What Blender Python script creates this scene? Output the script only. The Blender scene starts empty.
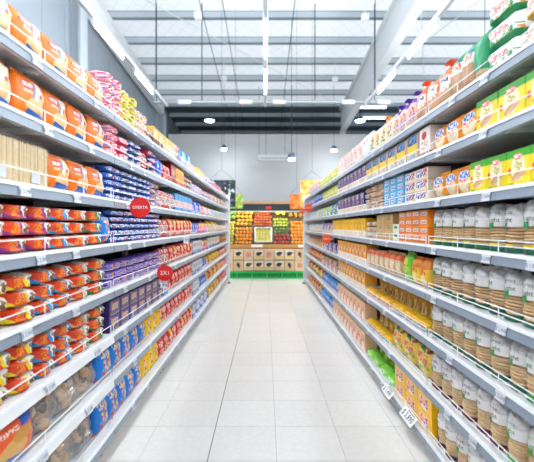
import bpy, bmesh, math, random
from mathutils import Vector, noise as mnoise

# ------------------------------------------------------------------ camera, world, exposure
FPX = 400.0                 # focal length in pixels of the 534-wide frame
VPX, VPY = 265.5, 226.0     # where the aisle's parallels meet
CAMZ = 1.35
SC = bpy.context.scene
COL = SC.collection
cam_data = bpy.data.cameras.new('camera')
cam_data.sensor_width = 36.0
cam_data.lens = FPX / 534.0 * 36.0
cam_data.shift_x = (267.0 - VPX) / 534.0
cam_data.shift_y = -(231.0 - VPY) / 534.0
cam_data.clip_end = 200
cam_data.dof.use_dof = True
cam_data.dof.focus_distance = 2.4
cam_data.dof.aperture_fstop = 2.2
cam = bpy.data.objects.new('camera', cam_data)
cam.location = (0, 0, CAMZ)
cam.rotation_euler = (math.pi / 2, 0, 0)
COL.objects.link(cam)
SC.camera = cam

world = bpy.data.worlds.new('world')
world.use_nodes = True
world.node_tree.nodes['Background'].inputs[0].default_value = (0.86, 0.93, 1.0, 1)
world.node_tree.nodes['Background'].inputs[1].default_value = 1.5
SC.world = world
SC.view_settings.view_transform = 'Standard'
SC.view_settings.look = 'None'
SC.view_settings.gamma = 1.0
SC.view_settings.use_curve_mapping = False
SC.view_settings.exposure = 0.67
TUBE_STRENGTH = 182.0

RND = random.Random(7)

# ------------------------------------------------------------------ helpers: colours and materials
def lin(h):
    h = h.lstrip('#')
    c = [int(h[i:i + 2], 16) / 255 for i in (0, 2, 4)]
    return tuple((x / 12.92 if x <= 0.04045 else ((x + 0.055) / 1.055) ** 2.4) for x in c) + (1.0,)

class NT:
    """small wrapper that builds node trees"""
    def __init__(self, name):
        self.m = bpy.data.materials.new(name)
        self.m.use_nodes = True
        self.t = self.m.node_tree
        self.b = self.t.nodes['Principled BSDF']
    def n(self, typ, **kw):
        nd = self.t.nodes.new(typ)
        for k, v in kw.items():
            setattr(nd, k, v)
        return nd
    def put(self, sock, v):
        if isinstance(v, bpy.types.NodeSocket):
            self.t.links.new(v, sock)
        else:
            sock.default_value = v
    def math(self, op, a, b=None, c=None):
        nd = self.n('ShaderNodeMath', operation=op)
        self.put(nd.inputs[0], a)
        if b is not None: self.put(nd.inputs[1], b)
        if c is not None: self.put(nd.inputs[2], c)
        return nd.outputs[0]
    def mix(self, f, a, b):
        nd = self.n('ShaderNodeMix', data_type='RGBA')
        self.put(nd.inputs[0], f)
        self.put(nd.inputs[6], a)
        self.put(nd.inputs[7], b)
        return nd.outputs[2]

def plain(name, hexcol, rough=0.5, metal=0.0, spec=0.5, grain=0.0, gscale=30.0, bump=0.0):
    t = NT(name)
    t.b.inputs['Roughness'].default_value = rough
    t.b.inputs['Metallic'].default_value = metal
    t.b.inputs['Specular IOR Level'].default_value = spec
    c = lin(hexcol)
    if grain or bump:
        tc = t.n('ShaderNodeTexCoord')
        nz = t.n('ShaderNodeTexNoise')
        nz.inputs['Scale'].default_value = gscale
        nz.inputs['Detail'].default_value = 3
        t.put(nz.inputs['Vector'], tc.outputs['Object'])
        d = tuple(x * (1 - grain) for x in c[:3]) + (1,)
        t.put(t.b.inputs['Base Color'], t.mix(nz.outputs['Fac'], d, c))
        if bump:
            bp = t.n('ShaderNodeBump')
            bp.inputs['Strength'].default_value = bump
            bp.inputs['Distance'].default_value = 0.01
            t.put(bp.inputs['Height'], nz.outputs['Fac'])
            t.put(t.b.inputs['Normal'], bp.outputs[0])
    else:
        t.b.inputs['Base Color'].default_value = c
    return t.m

def emit(name, hexcol, strength):
    t = NT(name)
    t.b.inputs['Base Color'].default_value = (0.8, 0.8, 0.8, 1)
    t.b.inputs['Emission Color'].default_value = lin(hexcol)
    t.b.inputs['Emission Strength'].default_value = strength
    return t.m

def film(name, tint='ffffff', gloss=0.14, rough=0.12, milk=0.0):
    t = NT(name)
    t.t.nodes.remove(t.b)
    out = t.t.nodes['Material Output']
    tr = t.n('ShaderNodeBsdfTransparent'); tr.inputs[0].default_value = lin(tint)
    gl = t.n('ShaderNodeBsdfGlossy'); gl.inputs['Roughness'].default_value = rough
    tc = t.n('ShaderNodeTexCoord'); nz = t.n('ShaderNodeTexNoise')
    nz.inputs['Scale'].default_value = 22
    t.put(nz.inputs['Vector'], tc.outputs['Object'])
    bp = t.n('ShaderNodeBump'); bp.inputs['Strength'].default_value = 0.6; bp.inputs['Distance'].default_value = 0.02
    t.put(bp.inputs['Height'], nz.outputs['Fac']); t.put(gl.inputs['Normal'], bp.outputs[0])
    mx = t.n('ShaderNodeMixShader'); mx.inputs[0].default_value = gloss
    t.put(mx.inputs[1], tr.outputs[0]); t.put(mx.inputs[2], gl.outputs[0])
    if milk:
        df = t.n('ShaderNodeBsdfDiffuse'); df.inputs[0].default_value = (.85, .85, .85, 1)
        mm = t.n('ShaderNodeMixShader')
        t.put(mm.inputs[0], t.math('MULTIPLY', nz.outputs['Fac'], milk))
        t.put(mm.inputs[1], mx.outputs[0]); t.put(mm.inputs[2], df.outputs[0])
        t.put(out.inputs[0], mm.outputs[0])
    else:
        t.put(out.inputs[0], mx.outputs[0])
    return t.m

def printed(name, base, shapes=(), rough=0.38, seed=0.0, uvscale=None):
    """a printed wrapper: flat shapes over a base colour, in the front face's own UV frame.
    shapes: ('rect',cu,cv,du,dv,col[,angle]) ('ell',cu,cv,ru,rv,col) ('text',cu,cv,du,dv,col[,fu,fv])
            ('conf',cu,cv,du,dv,[cols],scale)"""
    t = NT(name)
    t.b.inputs['Roughness'].default_value = rough
    uv = t.n('ShaderNodeUVMap').outputs[0]
    oi = t.n('ShaderNodeObjectInfo')
    col = lin(base)
    for i, s in enumerate(shapes):
        k, cu, cv, du, dv, c = s[:6]
        sub = t.n('ShaderNodeVectorMath', operation='SUBTRACT')
        t.put(sub.inputs[0], uv); sub.inputs[1].default_value = (cu, cv, 0)
        v = sub.outputs[0]
        if k == 'rect' and len(s) > 6:
            r = t.n('ShaderNodeVectorRotate', rotation_type='Z_AXIS')
            t.put(r.inputs['Vector'], v); r.inputs['Angle'].default_value = s[6]
            v = r.outputs[0]
        if k == 'ell':
            ml = t.n('ShaderNodeVectorMath', operation='MULTIPLY')
            t.put(ml.inputs[0], v); ml.inputs[1].default_value = (1 / du, 1 / dv, 0)
            ln = t.n('ShaderNodeVectorMath', operation='LENGTH')
            t.put(ln.inputs[0], ml.outputs[0])
            mask = t.math('LESS_THAN', ln.outputs['Value'], 1.0)
        else:
            sp = t.n('ShaderNodeSeparateXYZ'); t.put(sp.inputs[0], v)
            mask = t.math('MULTIPLY', t.math('COMPARE', sp.outputs[0], 0.0, du), t.math('COMPARE', sp.outputs[1], 0.0, dv))
        if k == 'text':
            fu, fv = (s[6], s[7]) if len(s) > 7 else (22, 9)
            ml = t.n('ShaderNodeVectorMath', operation='MULTIPLY')
            t.put(ml.inputs[0], v); ml.inputs[1].default_value = (fu, fv, 1)
            ad = t.n('ShaderNodeVectorMath', operation='ADD')
            t.put(ad.inputs[0], ml.outputs[0]); ad.inputs[1].default_value = (seed * 3.1 + i * 5.7, i * 2.3, 0)
            nz = t.n('ShaderNodeTexNoise'); nz.inputs['Scale'].default_value = 1.0; nz.inputs['Detail'].default_value = 1
            t.put(nz.inputs['Vector'], ad.outputs[0])
            mask = t.math('MULTIPLY', mask, t.math('GREATER_THAN', nz.outputs['Fac'], 0.48))
        if k == 'conf':
            sc = s[6] if len(s) > 6 else 6
            ml = t.n('ShaderNodeVectorMath', operation='MULTIPLY_ADD')
            t.put(ml.inputs[0], uv); ml.inputs[1].default_value = (sc, sc, 1); ml.inputs[2].default_value = (seed + i, i * 1.7, 0)
            vo = t.n('ShaderNodeTexVoronoi', voronoi_dimensions='2D'); vo.inputs['Scale'].default_value = 1.0
            t.put(vo.inputs['Vector'], ml.outputs[0])
            mask = t.math('MULTIPLY', mask, t.math('LESS_THAN', vo.outputs['Distance'], 0.46))
            cr = t.n('ShaderNodeValToRGB'); cr.color_ramp.interpolation = 'CONSTANT'
            el = cr.color_ramp.elements
            while len(el) < len(c): el.new(0.5)
            for j, cc in enumerate(c):
                el[j].position = 0.12 + 0.76 * j / len(c) if j else 0.0
                el[j].color = lin(cc)
            spc = t.n('ShaderNodeSeparateColor'); t.put(spc.inputs[0], vo.outputs['Color'])
            t.put(cr.inputs[0], spc.outputs[0])
            col = t.mix(mask, col, cr.outputs[0])
        else:
            col = t.mix(mask, col, lin(c))
    hs = t.n('ShaderNodeHueSaturation')
    t.put(hs.inputs['Value'], t.math('MULTIPLY_ADD', oi.outputs['Random'], 0.16, 0.92))
    t.put(hs.inputs['Color'], col)
    t.put(t.b.inputs['Base Color'], hs.outputs[0])
    return t.m

# ------------------------------------------------------------------ helpers: meshes and objects
def mk(name, verts, faces, mats, uvs=None, smooth=False, midx=None):
    me = bpy.data.meshes.new(name)
    me.from_pydata(verts, [], faces)
    if not isinstance(mats, (list, tuple)): mats = [mats]
    for m in mats: me.materials.append(m)
    if uvs is not None:
        ul = me.uv_layers.new(name='UVMap')
        flat = []
        for lp in me.loops: flat.extend(uvs[lp.vertex_index])
        ul.data.foreach_set('uv', flat)
    if smooth: me.polygons.foreach_set('use_smooth', [True] * len(me.polygons))
    if midx: me.polygons.foreach_set('material_index', midx)
    me.update()
    return me

class MB:
    """collects boxes, tubes and lathes of ONE part into one mesh"""
    def __init__(self): self.v, self.f, self.mi = [], [], []
    def box(self, x0, x1, y0, y1, z0, z1, mi=0):
        b = len(self.v)
        self.v += [(x, y, z) for z in (z0, z1) for y in (y0, y1) for x in (x0, x1)]
        self.f += [tuple(b + i for i in q) for q in ((0, 2, 3, 1), (4, 5, 7, 6), (0, 1, 5, 4), (2, 6, 7, 3), (0, 4, 6, 2), (1, 3, 7, 5))]
        self.mi += [mi] * 6
        return self
    def prism(self, pts, axis, a0, a1, mi=0):
        """polygon pts in the two other axes, extruded along axis from a0 to a1"""
        b = len(self.v); n = len(pts)
        for a in (a0, a1):
            for p in pts:
                q = list(p); q.insert(axis, a); self.v.append(tuple(q))
        self.f += [tuple(b + (i if s else n - 1 - i) + n * s for i in range(n)) for s in (0, 1)]
        self.f += [(b + i, b + (i + 1) % n, b + n + (i + 1) % n, b + n + i) for i in range(n)]
        self.mi += [mi] * (n + 2)
        return self
    def tube(self, p, q, r, seg=6, mi=0):
        p, q = Vector(p), Vector(q); d = (q - p).normalized()
        u = d.orthogonal().normalized(); w = d.cross(u)
        b = len(self.v)
        for c in (p, q):
            for i in range(seg):
                a = 2 * math.pi * i / seg
                self.v.append(tuple(c + (u * math.cos(a) + w * math.sin(a)) * r))
        self.f += [(b + i, b + (i + 1) % seg, b + seg + (i + 1) % seg, b + seg + i) for i in range(seg)]
        self.f += [tuple(b + seg - 1 - i for i in range(seg)), tuple(b + seg + i for i in range(seg))]
        self.mi += [mi] * (seg + 2)
        return self
    def lathe(self, prof, seg=16, c=(0, 0, 0), mi=0):
        b = len(self.v); n = len(prof)
        for r, z in prof:
            for i in range(seg):
                a = 2 * math.pi * i / seg
                self.v.append((c[0] + r * math.cos(a), c[1] + r * math.sin(a), c[2] + z))
        for k in range(n - 1):
            for i in range(seg):
                self.f.append((b + k * seg + i, b + k * seg + (i + 1) % seg, b + (k + 1) * seg + (i + 1) % seg, b + (k + 1) * seg + i))
                self.mi.append(mi)
        return self
    def mesh(self, name, mats, smooth=False):
        return mk(name, self.v, self.f, mats, smooth=smooth, midx=self.mi if any(self.mi) else None)

def link(name, data, parent=None, loc=(0, 0, 0), rz=0.0, scale=None, rot=None):
    o = bpy.data.objects.new(name, data)
    COL.objects.link(o)
    o.parent = parent
    o.location = loc
    o.rotation_euler = rot if rot else (0, 0, rz)
    if scale: o.scale = scale
    return o

def tag(o, label=None, cat=None, group=None, kind=None):
    if label: o['label'] = label
    if cat: o['category'] = cat
    if group: o['group'] = group
    if kind: o['kind'] = kind
    return o

def txt(s, size, depth=0.0008, align='CENTER', name='lettering'):
    cu = bpy.data.curves.new(name, 'FONT')
    cu.body = s; cu.size = size; cu.extrude = depth
    cu.align_x = align; cu.align_y = 'CENTER'
    cu.resolution_u = 2
    ob = bpy.data.objects.new('tmp', cu)
    COL.objects.link(ob)
    dg = bpy.context.evaluated_depsgraph_get()
    me = bpy.data.meshes.new_from_object(ob.evaluated_get(dg))
    bpy.data.objects.remove(ob)
    me.transform(__import__('mathutils').Matrix.Rotation(math.pi / 2, 4, 'X'))  # reads from -Y
    return me

# pixel -> world at a known depth y
def wx(px, y): return (px - VPX) / FPX * y
def wz(py, y): return CAMZ - (py - VPY) / FPX * y

# ------------------------------------------------------------------ setting materials
M = {}
M['white'] = plain('white_enamel', 'e9ecee', 0.38)
M['shelf'] = plain('shelf_enamel', 'dfe1e2', 0.42)
M['strip'] = plain('price_channel', '8793a0', 0.35)
M['stripw'] = plain('white_lip', 'e6e8ea', 0.35)
M['wire'] = plain('white_wire', 'eef0f1', 0.35)
M['back'] = plain('back_panel', '1d1c1c', 0.6)  # near-black puts the shade deep in the shelves into the panel colour
M['black'] = plain('black_plastic', '161718', 0.5)
M['footgrey'] = plain('foot_grey', '5a5a58', 0.6)
M['steel'] = plain('galvanised', '8d979d', 0.45, 0.6)
M['cable'] = plain('dark_cable', '3a4650', 0.6)
M['lampbody'] = plain('lamp_body', 'd9dee1', 0.4)
M['tube'] = emit('tube_light', 'f3f8ff', TUBE_STRENGTH)
M['joint'] = plain('joint_grey', '8b8984', 0.8)
M['tagwhite'] = plain('tag_white', 'cfd4da', 0.5)
M['ink'] = plain('ink', '8a929e', 0.6)
M['inkblue'] = plain('ink_blue', '2c3e6e', 0.6)
M['red'] = plain('sign_red', 'd9201f', 0.35)
M['orange_sign'] = plain('sign_orange', 'ee4f22', 0.35)
M['paper'] = plain('paper_white', 'f4f4f2', 0.6)

def tile_mat():
    t = NT('floor_tile')
    t.b.inputs['Roughness'].default_value = 0.36
    tc = t.n('ShaderNodeTexCoord'); oi = t.n('ShaderNodeObjectInfo')
    nz = t.n('ShaderNodeTexNoise'); nz.inputs['Scale'].default_value = 26; nz.inputs['Detail'].default_value = 5
    ad = t.n('ShaderNodeVectorMath', operation='ADD')
    t.put(ad.inputs[0], tc.outputs['Object']); t.put(ad.inputs[1], oi.outputs['Location'])
    t.put(nz.inputs['Vector'], ad.outputs[0])
    c = t.mix(nz.outputs['Fac'], lin('d8d4cd'), lin('eae7e2'))
    hs = t.n('ShaderNodeHueSaturation'); t.put(hs.inputs['Color'], c)
    t.put(hs.inputs['Value'], t.math('MULTIPLY_ADD', oi.outputs['Random'], 0.05, 0.96))
    t.put(t.b.inputs['Base Color'], hs.outputs[0])
    return t.m
M['tile'] = tile_mat()
M['slab'] = plain('grout', 'b9b5ae', 0.8, grain=0.1)

def roof_mat():
    t = NT('roof_insulation')
    t.b.inputs['Roughness'].default_value = 0.7
    tc = t.n('ShaderNodeTexCoord')
    facs = []
    for ang in (math.radians(38), math.radians(-38)):
        r = t.n('ShaderNodeVectorRotate', rotation_type='Z_AXIS'); t.put(r.inputs['Vector'], tc.outputs['Object']); r.inputs['Angle'].default_value = ang
        sp = t.n('ShaderNodeSeparateXYZ'); t.put(sp.inputs[0], r.outputs[0])
        fr = t.math('FRACT', t.math('MULTIPLY', sp.outputs[0], 3.2))
        facs.append(t.math('COMPARE', fr, 0.5, 0.03))
    f = t.math('MAXIMUM', facs[0], facs[1])
    rc = t.mix(f, lin('f1f3f5'), lin('e2e6e9'))
    t.put(t.b.inputs['Base Color'], rc)
    tl = t.n('ShaderNodeBsdfTranslucent'); t.put(tl.inputs[0], rc)
    mx = t.n('ShaderNodeMixShader'); mx.inputs[0].default_value = 0.26
    t.put(mx.inputs[1], t.b.outputs[0]); t.put(mx.inputs[2], tl.outputs[0])
    t.put(t.t.nodes['Material Output'].inputs[0], mx.outputs[0])
    return t.m
M['roof'] = roof_mat()
M['purlin'] = plain('purlin_zinc', 'bcc6cc', 0.55)
M['purlind'] = plain('purlin_flange', '7d8a92', 0.55)
M['rafter'] = plain('rafter_paint', 'e6eaec', 0.5)
M['wall'] = plain('grey_cladding', '949fa7', 0.6, grain=0.04, gscale=2)
M['wallb'] = plain('partition_board', 'd3d4d4', 0.7, grain=0.03, gscale=3)
M['column'] = plain('column_paint', 'aeb8bf', 0.5)

# ------------------------------------------------------------------ floor: slab + separate tiles
TX, TY, TX0, TY0 = 0.40, 0.3945, -0.3346, 2.301
slab = tag(link('floor', MB().box(-8, 12, -8, 30, -0.12, -0.003).mesh('floor', M['slab'])), kind='structure')
tile_me = MB().box(-TX / 2 + .0018, TX / 2 - .0018, -TY / 2 + .0018, TY / 2 - .0018, -0.012, 0.0).mesh('tile', M['tile'])
for i in range(-4, 4):
    for j in range(-9, 25):
        link('tile', tile_me, slab, (TX0 + (i + .5) * TX, TY0 + (j + .5) * TY, 0))
link('expansion_joint', MB().box(TX0 - .0035, TX0 + .0035, -1.2, 12, -.004, .0004).mesh('expansion_joint', M['joint']), slab)

# ------------------------------------------------------------------ roof, walls
H0, SLOPE = 6.3, 0.08
def roofz(y): return CAMZ + H0 - SLOPE * y
YS = 16.5
ceil = tag(link('ceiling', mk('ceiling', [(-4.5, -8.2, roofz(-8.2) + .2), (14, -8.2, roofz(-8.2) + .2), (14, YS, roofz(YS) + .2), (-4.5, YS, roofz(YS) + .2)], [(0, 3, 2, 1)], M['roof'])), kind='structure')
link('opaque_sheet', mk('opaque_sheet', [(-4.5, YS, roofz(YS) + .2), (14, YS, roofz(YS) + .2), (14, 30, roofz(30) + .2), (-4.5, 30, roofz(30) + .2)], [(0, 3, 2, 1)], plain('hall_roof_shade', '5a7078', .7)), ceil)  # dark teal puts the gloom of the unlit hall into the roof colour
PITCH = 1.229
pur = MB()
pur.box(-4.3, 13.9, -.025, -.017, .03, .2, 0).box(-4.3, 13.9, -.035, .06, .0, .03, 1).box(-4.3, 13.9, -.035, .035, .185, .2, 1)
pur_me = pur.mesh('purlin', [M['purlin'], M['purlind']])
y0p = FPX * H0 / (207 + 32)
for k in range(-9, 18):
    y = y0p + k * PITCH
    link('purlin', pur_me, ceil, (0, y, roofz(y)))
# sag rods in the roof plane
for X in (-1.62, -1.05, 0.72):
    link('sag_rod', MB().tube((X, -4, roofz(-4) - .02), (X, 30, roofz(30) - .02), .011, 5).mesh('sag_rod', M['cable']), ceil)
for (xa, ya, xb, yb) in ((3.0, 16.5, 5.6, 8.6), (3.3, 8.6, 6.6, 16.5), (-3.9, 8.6, 3.1, 16.5)):
    link('cross_brace', MB().tube((xa, ya, roofz(ya) - .03), (xb, yb, roofz(yb) - .03), .012, 5).mesh('cross_brace', M['lampbody']), ceil)

def rafter(name, X, ya, yb, depth, label):
    bm = MB()
    for (x0, x1, a, b) in ((X - .12, X + .12, -depth, -depth + .03), (X - .02, X + .02, -depth + .03, -.04), (X - .12, X + .12, -.04, -.01)):
        bz = len(bm.v)
        for y in (ya, yb):
            for z in (a, b):
                for x in (x0, x1): bm.v.append((x, y, roofz(y) + z))
        bm.f += [tuple(bz + i for i in q) for q in ((0, 1, 3, 2), (4, 6, 7, 5), (0, 4, 5, 1), (2, 3, 7, 6), (0, 2, 6, 4), (1, 5, 7, 3))]
        bm.mi += [0] * 6
    return tag(link(name, bm.mesh(name, M['rafter'])), kind='structure')
rafter('trim_1', 3.22, -6, 17, 1.02, '')
rafter('trim_2', -4.15, -6, 16.3, 0.55, '')
# column carrying the right rafter, seen above the partition
tag(link('trim_3', MB().box(3.1, 3.34, 16.7, 16.95, 0, roofz(16.8) - 1.0).mesh('trim_3', M['rafter'])), kind='structure')

# left wall with separate cladding sheets
WL = -4.35
wl = tag(link('wall_left', MB().box(WL - .1, WL - .03, -8, 29, 0, 8.2).mesh('wall_left', M['wall'])), kind='structure')
y = -7.9; sheet_me = MB().box(WL - .03, WL, 0.006, 1.114, 0.0, 7.4).mesh('cladding_sheet', M['wall'])
while y < 16.2:
    link('cladding_sheet', sheet_me, wl, (0, y, 0)); y += 1.12
for yc in (1.2, 8.85, 16.05):
    c = MB().box(WL, WL + .06, yc - .17, yc + .17, 0, roofz(yc) - .55).box(WL + .06, WL + .28, yc - .02, yc + .02, 0, roofz(yc) - .55).box(WL + .28, WL + .34, yc - .17, yc + .17, 0, roofz(yc) - .55)
    link('steel_column', c.mesh('steel_column', M['column']), wl)
link('conduit', MB().tube((WL + .03, 5.2, 5.62), (WL + .03, 8.7, 6.35), .012, 6).mesh('conduit', M['steel']), wl)
# back partition of wide boards
WB = 16.2; ZB = wz(135, WB)
wb = tag(link('wall_back', MB().box(-3.95, 14, WB + .03, WB + .15, 0, ZB).mesh('wall_back', M['wallb'])), kind='structure')
x = -3.95; bw = 2.44
bme = MB().box(.004, bw - .004, WB, WB + .03, 0, ZB - .02).mesh('wall_board', M['wallb'])
for k in range(7): link('wall_board', bme, wb, (x + k * bw - .0, 0, 0))
link('top_rail', MB().box(-3.95, 14, WB - .02, WB + .15, ZB - .02, ZB + .03).mesh('top_rail', M['wallb']), wb)
# the store continues past the right-hand rack
tag(link('wall_right', MB().box(13.9, 14, -8, 29, 0, 7.8).mesh('wall_right', M['wall'])), kind='structure')
tag(link('wall_rear', MB().box(-4.4, 14, 29, 29.1, 0, 6).mesh('wall_rear', plain('dark_hall', '2c383c', 0.8))), kind='structure')

tag(link('wall_front', MB().box(-4.45, 14, -8.15, -8.05, 0, 8.2).mesh('wall_front', M['wallb'])), kind='structure')

# ------------------------------------------------------------------ lighting rails with tubes
LZ = CAMZ + 3.0
def rail(X, label):
    r = tag(link('lighting_rail', None, loc=(X, 0, LZ)), label, 'light', 'suspended lighting rails')
    link('housing', MB().prism([(-.028, .07), (.028, .07), (.04, .13), (-.04, .13)], 1, -8, 10.3).mesh('housing', M['lampbody']), r)
    tm = MB().tube((0, 0, 0), (0, 1.2, 0), .0115, 8).mesh('tube', M['tube'])
    sm = MB().box(-.02, .02, -.03, .0, -.03, .08).box(-.02, .02, 1.2, 1.23, -.03, .08).mesh('tube_holder', M['lampbody'])
    for k in range(8):
        y = 7.82 - 1.9 * k
        link('tube', tm, r, (0, y, 0)); link('tube_holder', sm, r, (0, y, 0))
    for yy in (9.3, 5.55, 1.7, -2.2, -6):
        link('suspension_cable', MB().tube((0, yy, .1), (0, yy, roofz(yy) - LZ + .02), .009, 5).mesh('suspension_cable', M['cable']), r)
rail(-2.55, 'lighting rail with glowing tubes hung nearest the grey left wall')
rail(0.0, 'lighting rail with glowing tubes straight above the middle of the aisle')
rail(2.55, 'lighting rail with glowing tubes above the right-hand rack')
rail(5.1, 'unseen lighting rail added to brighten the roof, behind the right-hand rack')  # out of view, added to throw more light on the roof
rail(7.65, 'second unseen lighting rail added for general light, right of the rack')  # another added rail, also unseen, for more general light
DC = 10.2
ct = tag(link('cable_tray', None, loc=(0, DC, LZ)), 'long pale cable tray hung crosswise at the end of the lighting rails', 'cable tray')
link('tray', MB().box(-2.85, 3.7, -.05, .05, .132, .18).mesh('tray', M['purlin']), ct)
for X in (-2.05, -.5, .35, 2.1, 3.0):
    link('junction_box', MB().box(X - .16, X + .16, -.09, -.05, .09, .19).mesh('junction_box', M['white']), ct)
for X in (-2.78, -1.62, 1.26, 2.78):
    link('suspension_cable', MB().tube((X, 0, .17), (X, 0, roofz(DC) - LZ + .19), .013, 5).mesh('suspension_cable', M['cable']), ct)
# smoke sensors and speakers under the purlins
for n, (px, py, yy, lab) in enumerate(((198, 16, 9.3, 'small white ceiling box under the purlin left of the centre rail'), (224, 79, 12.6, 'small white ceiling box furthest back, left of the centre rail'), (365, 18, 9.3, 'small white ceiling box beside the big white rafter'), (335, 80, 12.6, 'small white ceiling box furthest back, right of the centre rail'))):
    o = link('ceiling_box', MB().box(-.08, .08, -.06, .06, 0, .14).tube((0, 0, .13), (0, 0, .6), .01).mesh('ceiling_box', M['white']), loc=(wx(px, yy), yy, wz(py, yy) - .06))
    tag(o, lab, 'ceiling box', 'ceiling boxes under the purlins')

# pendants in front of the partition, and high-bay lamps behind it
M['bulb'] = emit('pendant_glow', 'eef6ff', 200.0)
M['shade'] = plain('pendant_shade', '5a6f86', 0.4, 0.3)
def pendant(px, py, y, r, label, cat_group):
    X, Z = wx(px, y), wz(py, y)
    p = tag(link('pendant_lamp', None, loc=(X, y, Z)), label, 'lamp', cat_group)
    link('shade', MB().lathe([(.03, .17), (.06, .15), (.10, .11), (r, .02), (r, 0), (r - .01, .0), (.09, .10), (.0, .12)], 18).mesh('shade', M['shade'], True), p)
    link('diffuser', MB().lathe([(r - .012, .008), (r - .03, -.035), (.0, -.05)], 18).mesh('diffuser', M['bulb'], True), p)
    link('cord', MB().tube((0, 0, .16), (0, 0, roofz(y) - Z + .21), .006, 5).mesh('cord', M['cable']), p)
pendant(224, 149, 15.0, .105, 'small glowing pendant lamp before the back wall, left one', 'pendants before the back wall')
pendant(334, 150, 15.0, .105, 'small glowing pendant lamp before the back wall, right one', 'pendants before the back wall')
pendant(291.5, 159, 10.6, .09, 'small white pendant lamp hanging beside the air unit', 'pendants before the back wall')
M['bay'] = emit('high_bay_glow', 'c8ecff', 9.0)
def highbay(px, py, y, r, label):
    X, Z = wx(px, y), wz(py, y)
    p = tag(link('high_bay_lamp', None, loc=(X, y, Z)), label, 'lamp', 'round lamps behind the partition')
    link('reflector', MB().lathe([(.05, .2), (.1, .15), (r, .05), (r, .02), (.0, .12)], 20).mesh('reflector', M['shade'], True), p)
    link('lens', MB().lathe([(r - .01, .02), (r - .05, -.03), (0, -.045)], 20).mesh('lens', M['bay'], True), p)
    link('hanger', MB().tube((0, 0, .2), (0, 0, roofz(y) - Z + .21), .012).mesh('hanger', M['cable']), p)
highbay(209.5, 121, 16.9, .21, 'round glowing lamp in the dark hall, left of centre')
highbay(360, 121, 16.9, .22, 'round glowing lamp in the dark hall beside the white rafter')
for (px, py, yy, lab) in ((376, 118, 17.6, 'long glowing strip lamp in the dark hall, lower one'), (372, 107.5, 15.9, 'long glowing strip lamp in the dark hall, upper one')):
    p = tag(link('strip_lamp', None, loc=(wx(px, yy), yy, wz(py, yy))), lab, 'lamp', 'strip lamps behind the partition')
    link('tube', MB().tube((-.55, 0, 0), (.55, 0, 0), .035, 8).mesh('tube', emit('hall_tube', 'dff4ff', 5)), p)
    link('housing', MB().box(-.6, .6, -.06, .06, .04, .10).mesh('housing', M['lampbody']), p)

# long thin air unit on wires before the partition
yy = 14.6
au = tag(link('air_unit', None, loc=(wx(275.5, yy), yy, wz(158, yy))), 'long white air unit hung on wires before the back wall', 'air unit')
link('casing', MB().prism([(-.1, -.1), (.1, -.1), (.12, .1), (-.12, .1)], 0, -.62, .62).mesh('casing', M['white']), au)
link('louvre', MB().box(-.55, .55, -.125, -.11, -.03, -.01).mesh('louvre', M['strip']), au)
link('bracket', MB().box(-.65, -.62, -.08, .08, -.06, .13).box(.62, .65, -.08, .08, -.06, .13).mesh('bracket', M['lampbody']), au)
for X in (-.6, -.35, .35, .6):
    link('wire', MB().tube((X, 0, .1), (X, 0, roofz(yy) - wz(158, yy)), .006, 5).mesh('wire', M['cable']), au)

# ------------------------------------------------------------------ racks
XL, XR = 0.885, 0.935
ZL = [CAMZ + s * XL for s in (.714, .437, .148, -.143, -.441, -.733, -1.022, -1.345)]
ZR = [CAMZ + s * XR for s in (.665, .42, .137, -.1415, -.428, -.711, -1.02, -1.335)]
BAY = 1.415; JOINT = 2.32; YEND = JOINT + 5 * BAY
DEPTH = 0.44
LIPH = 0.046
tag_txt = {}
def tag_mesh(w, h, s, thick=.002, size=None, ink='ink'):
    k = (w, h, s)
    if k not in tag_txt:
        me = bpy.data.meshes.new('price_tag')
        bm = bmesh.new()
        b = MB().box(-w / 2, w / 2, -thick, 0, -h / 2, h / 2).mesh('t', M['tagwhite'])
        bm.from_mesh(b)
        n = len(bm.faces)
        t = txt(s, size or h * .62, .0004)
        t.transform(__import__('mathutils').Matrix.Translation((0, -thick - .0004, 0)))
        bm.from_mesh(t)
        bm.faces.ensure_lookup_table()
        for f in bm.faces[n:]: f.material_index = 1
        bm.to_mesh(me); bm.free()
        me.materials.append(M['tagwhite']); me.materials.append(M[ink])
        tag_txt[k] = me
    return tag_txt[k]

SHELFN = ['top', 'second', 'third', 'fourth', 'fifth', 'sixth', 'seventh', 'bottom']
deck_cache = {}
def shelf_mesh(key, builder):
    if key not in deck_cache: deck_cache[key] = builder()
    return deck_cache[key]

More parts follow.
